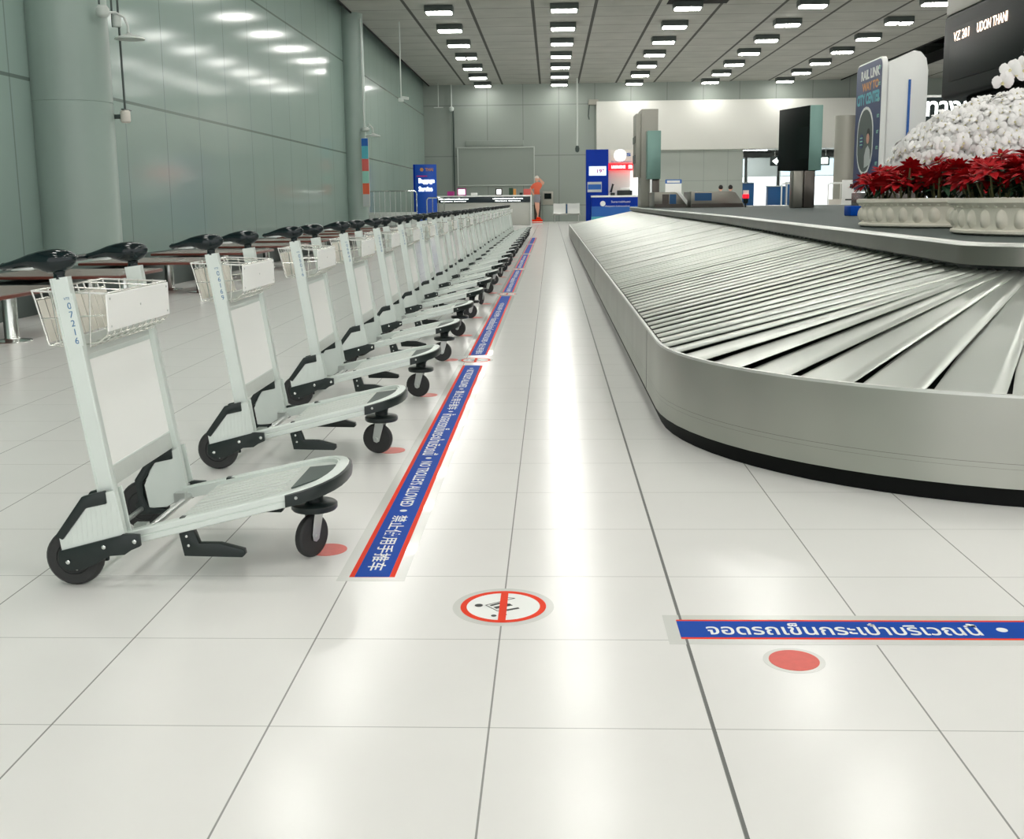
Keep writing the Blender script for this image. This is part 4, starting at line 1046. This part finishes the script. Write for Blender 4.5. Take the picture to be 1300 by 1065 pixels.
# service counter
t = thing('service_counter', 'long pale service counter with a dark lettered band before the far wall', 'counter', (-3.4, 54.6, 0))
MB().box(-2.35, 2.35, 0, .8, 0, 1.12).build('counter_body', M['counter'], t, bevel=.02)
MB().box(-2.36, 2.36, -.03, .3, 1.12, 1.4).build('dark_band', M['counter_dark'], t, bevel=.01)
MB().box(-2.4, 2.42, -.06, .84, 1.4, 1.47).build('counter_top', M['white_board'], t, bevel=.01)
MB().box(2.36, 2.42, -.05, .8, 0, 1.4).build('end_panel', M['white_board'], t, bevel=.01)
for x in (-1.45, 1.25):
    text('lettering', 'บริการติดตามสัมภาระ', .1, M['text_glow'], t, (x, -.034, 1.31), fit=(1.5, .075), bold=.002)
    text('lettering', 'Baggage Services', .1, M['text_glow'], t, (x, -.034, 1.19), fit=(1.25, .06), bold=.002)
def item(name, label, cat, x, w, h, m, m2=None, d=.2):
    t = thing(name, label, cat, (x, 54.85, 1.47))
    MB().box(-w/2, w/2, -d/2, d/2, 0, h).build('body', M[m], t, bevel=.015)
    if m2: MB().box(-w/2+.06, w/2-.06, -d/2-.01, -d/2, .05, h-.05).build('front_panel', M[m2], t)
    return t
item('pink_box', 'pink box at the left end of the service counter', 'box', -5.0, .34, .22, 'magenta')
item('framed_notice', 'upright purple framed notice on the service counter', 'notice', -4.46, .45, .36, 'magenta', 'white_glow', .05)
item('paper_tray', 'low white tray on the service counter', 'tray', -3.84, .32, .14, 'white_board')
item('counter_lamp', 'dark red box with a glowing white front on the counter', 'lamp', -2.6, .34, .34, 'bronze', 'white_glow')
item('plant_box', 'green box on the service counter right of the red one', 'box', -2.0, .2, .36, 'leaf')
item('carton', 'beige carton beside the green box on the counter', 'box', -1.82, .14, .3, 'gold')
item('black_case', 'small black case on the service counter near its right end', 'case', -1.5, .16, .12, 'black_plastic')
item('orange_box', 'orange box at the right end of the service counter', 'box', -1.2, .36, .3, 'salmon')

# standing cut-out figure (flat printed board)
t = thing('cutout_figure', 'flat life-size cut-out of a woman in orange top on a red striped base', 'cut-out', (-.73, 56, 0))
for z0, z1, m in ((0, .06, 'white_board'), (.06, .1, 'tape_red'), (.1, .14, 'white_board'), (.14, .24, 'tape_red')):
    MB().box(-.28, .28, -.2, .2, z0, z1).build('base_layer', M[m], t, bevel=.004)
def flat(name, poly, m, y): return MB().prism(poly, y, y+.02, 'y').build(name, m, t, bevel=.004)
flat('backing_board', [(-.14, .24), (.16, .24), (.2, .8), (.2, 1.4), (-.1, 1.4), (-.16, .9)], M['bronze'], .03)
flat('legs', [(-.03, .24), (.12, .24), (.11, .35), (.06, .38), (.12, .8), (.13, 1.25), (-.13, 1.25), (-.09, .85), (0, .5), (-.02, .36)], M['skin'], 0)
flat('shoes', [(-.06, .24), (.2, .24), (.19, .32), (.12, .36), (-.03, .36)], M['tape_red'], -.012)
flat('shorts', [(-.16, 1.12), (.14, 1.08), (.18, 1.3), (.14, 1.52), (-.12, 1.52), (-.17, 1.3)], M['grey_cloth'], -.004)
flat('top', [(-.14, 1.5), (.15, 1.5), (.13, 1.7), (.26, 1.9), (.24, 2.05), (.1, 2.12), (-.06, 2.1), (-.2, 2.02), (-.33, 1.88), (-.26, 1.74), (-.15, 1.82)], M['orange'], -.008)
flat('arm', [(-.33, 1.88), (-.26, 1.74), (-.16, 1.56), (-.12, 1.48), (-.18, 1.44), (-.26, 1.56), (-.38, 1.78)], M['skin'], -.012)
flat('arm', [(.2, 2.08), (.28, 1.94), (.36, 2.02), (.38, 2.1), (.16, 2.3), (.06, 2.4), (.02, 2.34), (.12, 2.22)], M['skin'], -.016)
flat('head', [(-.06, 2.14), (.04, 2.12), (.09, 2.2), (.09, 2.32), (.03, 2.38), (-.05, 2.37), (-.09, 2.28), (-.09, 2.2)], M['skin'], -.014)
flat('hair', [(-.1, 2.3), (.0, 2.31), (.1, 2.28), (.1, 2.38), (.03, 2.44), (-.06, 2.42), (-.11, 2.36)], M['cream'], -.018)

# grey cabinet with screen and seats at the far wall
t = thing('wall_cabinet', 'grey wall cabinet with a small black screen on the far wall', 'cabinet', (-.2, YB-.2, .95))
MB().box(-.3, .3, -.15, .2, 0, .75).build('cabinet_body', M['totem_grey'], t, bevel=.02)
MB().box(-.2, .2, -.17, -.15, .32, .64).build('screen', M['screen_glass'], t)
MB().box(-.28, .28, -.1, .2, -.95, 0).build('lower_cabinet', M['backwall'], t, bevel=.01)
t = thing('double_seat', 'pair of perforated steel seats by the far wall', 'seat', (.82, 60, 0))
for x in (-.38, .39):
    b = MB(); rings = []
    for y, z in ((.30, 1.03), (.27, .8), (.25, .6), (.18, .5), (0, .47), (-.2, .49)): rings.append([(x-.33, y, z), (x-.1, y, z-.02), (x+.1, y, z-.02), (x+.33, y, z), (x+.33, y+.015, z-.02), (x-.33, y+.015, z-.02)])
    b.loft(rings); b.build('seat_shell', M['seat_steel'], t, smooth=30)
MB().box(-.02, .04, -.1, .28, .5, .98).build('divider', M['desk_blue'], t)
MB().tube([(-.75, .05, .44), (.75, .05, .44)], .04, 8).build('beam', M['seat_steel'], t)
for x in (-.65, .65):
    b = MB(); b.tube([(x, .05, .42), (x, .05, .03)], .03, 8); b.box(x-.03, x+.03, -.22, .32, 0, .04); b.build('leg', M['seat_steel'], t)

# blue kiosk
t = thing('service_kiosk', 'blue lit kiosk with screens, red sign and counter before the far wall', 'kiosk', (2.6, 50, 0))
MB().box(-1.03, -.03, 0, .5, 0, 3.42).build('blue_tower', M['blue_deep'], t, bevel=.01)
MB().box(-.03, 1.3, .3, .5, 0, 3.4).build('back_panel', M['white_band'], t)
MB().box(.98, 1.06, .2, .3, 1.38, 2.45).build('light_strip', M['white_glow'], t)
MB().box(1.25, 1.34, 0, .5, 0, 3.4).build('side_panel', M['white_glow'], t)
MB().box(-.03, 1.25, .1, .3, 2.83, 3.4).build('logo_panel', M['cream'], t)
b = MB(); b.lathe([(.27, .06), (.27, .1)], (.5, 0, 3.15), 'y', 28); b.build('round_logo', M['white_glow'], t)
text('lettering', 'S', .3, M['blue_mid'], t, (.88, .08, 3.18), fit=(.2, .14), bold=.01)
text('lettering', 'Suvarnabhumi', .1, M['blue_mid'], t, (.55, .08, 2.88), fit=(.9, .07))
MB().box(-.03, 1.2, 0, .12, 2.5, 2.78).build('red_sign', M['red_sign'], t, bevel=.01)
text('lettering', 'LIMOUSINE', .2, M['text_glow'], t, (.42, -.005, 2.64), fit=(.62, .13), bold=.006)
text('lettering', 'รถ', .2, M['text_glow'], t, (.95, -.005, 2.64), fit=(.16, .15), bold=.006)
MB().box(-.9, -.13, -.02, 0, 2.27, 2.68).build('screen', M['pale_glow'], t)
text('lettering', '19°', .2, M['magenta'], t, (-.38, -.025, 2.47), fit=(.34, .18), bold=.006)
MB().box(-.97, -.33, -.02, 0, 1.53, 1.99).build('screen', M['shirt_white'], t)
MB().box(-.95, -.35, -.025, -.02, 1.65, 1.88).build('screen_picture', M['blue_mid'], t)
MB().box(-.82, 1.3, -.55, -.02, 1.3, 1.38).build('counter_top', M['white_board'], t, bevel=.01)
MB().box(-.8, 1.28, -.5, -.02, .9, 1.3).build('counter_front', M['blue_deep'], t)
MB().box(-.8, 1.28, -.5, -.02, .45, .9).build('counter_print', M['blue_mid'], t)
MB().box(-.8, 1.28, -.5, -.02, 0, .45).build('counter_skirt', M['cyan'], t)
b = MB(); b.lathe([(.12, -.51), (.12, -.505)], (-.3, 0, 1.02), 'y', 20); b.build('emblem', M['tape_white'], t)
text('lettering', 'Suvarnabhumi', .1, M['tape_white'], t, (.5, -.505, 1.1), fit=(.85, .09))
text('lettering', 'Airport Limousine', .1, M['tape_white'], t, (.35, -.505, .9), fit=(1.1, .1))
t = thing('desk_phone', 'black desk phone and handset on the kiosk counter', 'phone', (2.75, 49.72, 1.38))
MB().box(-.1, .1, -.1, .1, 0, .12).build('phone_base', M['black_plastic'], t, bevel=.02)
MB().tube([(-.08, 0, .14), (0, 0, .45), (.02, 0, .5)], [.05, .04, .06], 8).build('handset', M['black_plastic'], t)
t = thing('ticket_printer', 'black ticket printer with white lid on the kiosk counter', 'printer', (3.3, 49.72, 1.38))
MB().box(-.35, .32, -.12, .15, 0, .22).build('printer_body', M['black_plastic'], t, bevel=.02)
MB().box(-.22, .22, -.1, .12, .22, .34).build('lid', M['white_board'], t, bevel=.02)
t = thing('info_sign', 'small white sign with a blue header beyond the conveyor hoods', 'sign', (5.27, 48, 0))
MB().tube([(0, 0, 0), (0, 0, 1.4)], .03, 8).build('post', M['zinc'], t)
MB().box(-.35, .35, -.03, .0, 1.35, 1.85).build('board', M['white_board'], t, bevel=.01)
MB().box(-.35, .35, -.035, .0, 1.85, 2.02).build('header', M['blue_mid'], t)
MB().box(-.28, .28, -.04, -.035, 1.88, 1.98).build('header_print', M['tape_white'], t)

# ------------------------------------------------------------------ the bright hall beyond
for i, (x0, x1, y) in enumerate(((11.6, 15.0, 70), (13.2, 17.2, 74), (15, 20, 78), (18, 23, 70), (20, 26, 82), (12, 17, 88))):
    t = thing('strip_lamp', '%s long strip lamp on the hall ceiling beyond the opening' % ordn[i], 'lamp', ((x0+x1)/2, y, 4.9), 0, 'strip lamps in the far hall')
    w = (x1-x0)/2; MB().box(-w, w, -.25, .25, .03, .07).build('lamp_housing', M['wall_device'], t)
    MB().box(-.1, .1, -.05, .05, .07, .1).build('ceiling_mount', M['wall_device'], t)
    MB().box(-w+.05, w-.05, -.2, .2, 0, .03).build('diffuser', M['strip'], t)
for i, (x0, x1) in enumerate(((11.2, 15.6), (15.8, 18.2), (18.4, 24.5), (24.7, 31))):
    t = thing('lit_wall_panel', ['glowing white wall panel at the left of the far hall', 'narrow grey-framed glowing panel in the far hall', 'wide glowing panel in the far hall behind the dark totem', 'glowing panel at the right of the far hall'][i], 'glowing wall', ((x0+x1)/2, 90, 0), 0)
    w = (x1-x0)/2; MB().box(-w, w, 0, .2, 0, 4.4).build('frame', M['wall_device'], t)
    MB().box(-w+.08, w-.08, -.02, 0, .3, 2.9).build('lit_face', M['white_glow'], t)  # emission added to the white wall so the hall reads bright
    MB().box(-w+.08, w-.08, -.02, 0, 2.98, 4.3).build('lit_face', M['pale_glow'] if i != 1 else M['wall_device'], t)
for i, (x0, x1, h) in enumerate(((12.85, 13.65, 2.2), (14.6, 15.75, 1.95), (15.9, 16.9, 2.2))):
    t = thing('blue_desk', ['blue desk seen directly behind the red beacon', 'blue desk with white top left of the dark totem', 'blue desk partly hidden by the dark totem'][i], 'desk', ((x0+x1)/2, 75, 0)); w = (x1-x0)/2
    MB().box(-w, w, 0, .8, 0, h).build('desk_body', M['desk_blue'], t, bevel=.02)
    MB().box(-w-.03, w+.03, -.05, .85, h, h+.06).build('desk_top', M['wall_device'], t)
t = thing('direction_sign', 'black overhead sign with white arrow beyond the dark totem', 'sign', (13.2, 62, 2.95))
MB().box(-1.05, 2.2, 0, .15, 0, .5).build('sign_box', M['dark_green'], t, bevel=.02)
b = MB(); b.prism([(-.95, .25), (-.7, .44), (-.7, .32), (-.45, .32), (-.45, .18), (-.7, .18), (-.7, .06)], -.02, 0, 'y'); b.lathe([(.17, -.02), (.17, 0)], (-.22, 0, .25), 'y', 20); b.lathe([(.17, -.02), (.17, 0)], (.2, 0, .25), 'y', 20)
b.lathe([(.17, -.02), (.17, 0)], (1.5, 0, .25), 'y', 20); b.box(1.7, 2.1, -.02, 0, .08, .42)
b.build('arrow_symbols', M['text_glow'], t)
for x in (-.8, 2.0): MB().tube([(x, .07, .5), (x, .07, 1.0)], .02, 6).build('hanger', M['zinc'], t)
# white barrier fence and notice behind the deck
for i, (x0, x1, y) in enumerate(((7.85, 8.75, 38), (9.5, 11.6, 38.3))):
    t = thing('queue_barrier', ['white tubular barrier just left of the dark totem base', 'white barrier with cream panels right of the dark totem base'][i], 'barrier', ((x0+x1)/2, y, 0)); w = (x1-x0)/2
    b = MB(); b.tube([(-w, 0, 0), (-w, 0, 1.62), (-w+.05, 0, 1.66), (w-.05, 0, 1.66), (w, 0, 1.62), (w, 0, 0)], .025, 8); b.build('hoop', M['white_board'], t)
    for j in range(1, 5): MB().tube([(-w+2*w*j/5, 0, 0), (-w+2*w*j/5, 0, 1.64)], .016, 6).build('upright', M['white_board'], t)
    if i: 
        for j in range(4): MB().box(-w+.03+j*w/2, -w+w/2-.03+j*w/2, -.04, 0, .5, 1.12).build('panel', M['cream'], t)
t = thing('notice_stand', 'white notice board with a small black picture before the pale column', 'notice', (10.1, 37.6, 0))
MB().box(-.32, .32, -.02, .02, .9, 1.75).build('board', M['white_board'], t, bevel=.01)
MB().box(-.06, .12, -.03, -.02, 1.48, 1.62).build('picture', M['ink'], t)
MB().box(-.2, .2, -.03, -.02, 1.08, 1.12).build('print_line', M['ink'], t)
for x in (-.28, .28): MB().tube([(x, 0, 0), (x, 0, .95)], .02, 6).build('leg', M['zinc'], t)

# two people standing far behind the conveyor hoods
def person(loc, label, rz, shirt):
    t = thing('person', label, 'person', loc, rz)
    V = []; E = []; Rr = []
    def v(p, r, par=None):
        V.append(p); Rr.append(r); i = len(V)-1
        if par is not None: E.append((par, i))
        return i
    pel = v((0, 0, .92), .13); ch = v((0, 0, 1.12), .12, pel); ch2 = v((0, 0, 1.3), .14, ch); nk = v((0, 0, 1.42), .055, ch2); v((0, -.01, 1.48), .05, nk)
    for s in (-1, 1):
        h = v((s*.09, 0, .86), .09, pel); k = v((s*.1, -.02, .48), .06, h); a = v((s*.1, 0, .1), .04, k); v((s*.11, -.14, .04), .035, a)
        sh = v((s*.17, 0, 1.34), .055, ch2); el = v((s*.22, .02, 1.08), .042, sh); wr = v((s*.22, -.08, .86), .028, el); pm = v((s*.22, -.1, .80), .03, wr)
        for q in range(4): f1 = v((s*.22, -.125+q*.018, .76), .009, pm); v((s*.22, -.13+q*.018, .715+.008*abs(q-1)), .008, f1)
        th = v((s*.2, -.13, .79), .01, wr); v((s*.19, -.145, .755), .009, th)
    me = bpy.data.meshes.new('body'); me.from_pydata(V, E, []); me.materials.append(shirt)
    o = bpy.data.objects.new('body', me); COL.objects.link(o); o.parent = t
    md = o.modifiers.new('skin', 'SKIN'); md.use_smooth_shade = True
    for i, sv in enumerate(me.skin_vertices[0].data): sv.radius = (Rr[i], Rr[i]*.85)
    me.skin_vertices[0].data[0].use_root = True
    o.modifiers.new('sub', 'SUBSURF').levels = 1
    hd = MB(); hd.ball((0, 0, 1.58), (.075, .095, .115), 16, 12)
    hd.ball((0, -.098, 1.565), (.012, .02, .02), 8, 6)
    for s in (-1, 1): hd.ball((s*.076, 0, 1.575), (.01, .02, .03), 8, 6)
    hd.build('head', M['skin'], t, smooth=60)
    hr = MB(); hr.ball((0, .022, 1.615), (.086, .1, .1), 16, 12); hr.build('hair', M['hair'], t, smooth=60)
    for s in (-1, 1):
        ey = MB(); ey.ball((s*.028, -.088, 1.59), (.012, .008, .007), 8, 6); ey.build('eye', M['ink'], t)
    mo = MB(); mo.ball((0, -.09, 1.525), (.022, .008, .005), 8, 6); mo.build('mouth', M['salmon'], t)
    return t
person((6.62, 43.5, 0), 'left of two dark-haired people seen over the right conveyor hood', pi, M['shirt_white'])
person((7.02, 43.6, 0), 'right of two dark-haired people seen over the right conveyor hood', pi-.4, M['grey_cloth'])

# ------------------------------------------------------------------ light and camera
sc = bpy.context.scene
w = bpy.data.worlds.new('hall_fill'); sc.world = w; w.use_nodes = True  # even white ambient fill added for light from the rest of the hall
w.node_tree.nodes['Background'].inputs[0].default_value = (1, 1, .99, 1); w.node_tree.nodes['Background'].inputs[1].default_value = 1.0

f = 1381.
Yc = Vector((50., -232., f)).normalized(); dn = Vector((.011, 1, 231.45/f)).normalized(); up = -dn; up = (up-Yc*up.dot(Yc)).normalized(); Xc = Yc.cross(up)
# camera axes (right, down, forward) expressed in the world
right = Vector((Xc.x, Yc.x, up.x)); down = Vector((Xc.y, Yc.y, up.y)); fwd = Vector((Xc.z, Yc.z, up.z))
cam = bpy.data.cameras.new('camera'); co = bpy.data.objects.new('camera', cam); COL.objects.link(co)
rotm = Matrix((right, -down, -fwd)).transposed()
co.matrix_world = Matrix.Translation((0, 0, 1.4/1.2)) @ rotm.to_4x4()
cam.sensor_fit = 'HORIZONTAL'; cam.sensor_width = 36; cam.lens = 36*f/1300
cam.shift_y = -(532.5-487)/1300; cam.clip_start = .05; cam.clip_end = 300
sc.camera = co
sc.view_settings.view_transform = 'Standard'; sc.view_settings.look = 'None'; sc.view_settings.gamma = 1; sc.view_settings.exposure = .34
sc.view_settings.use_curve_mapping = False
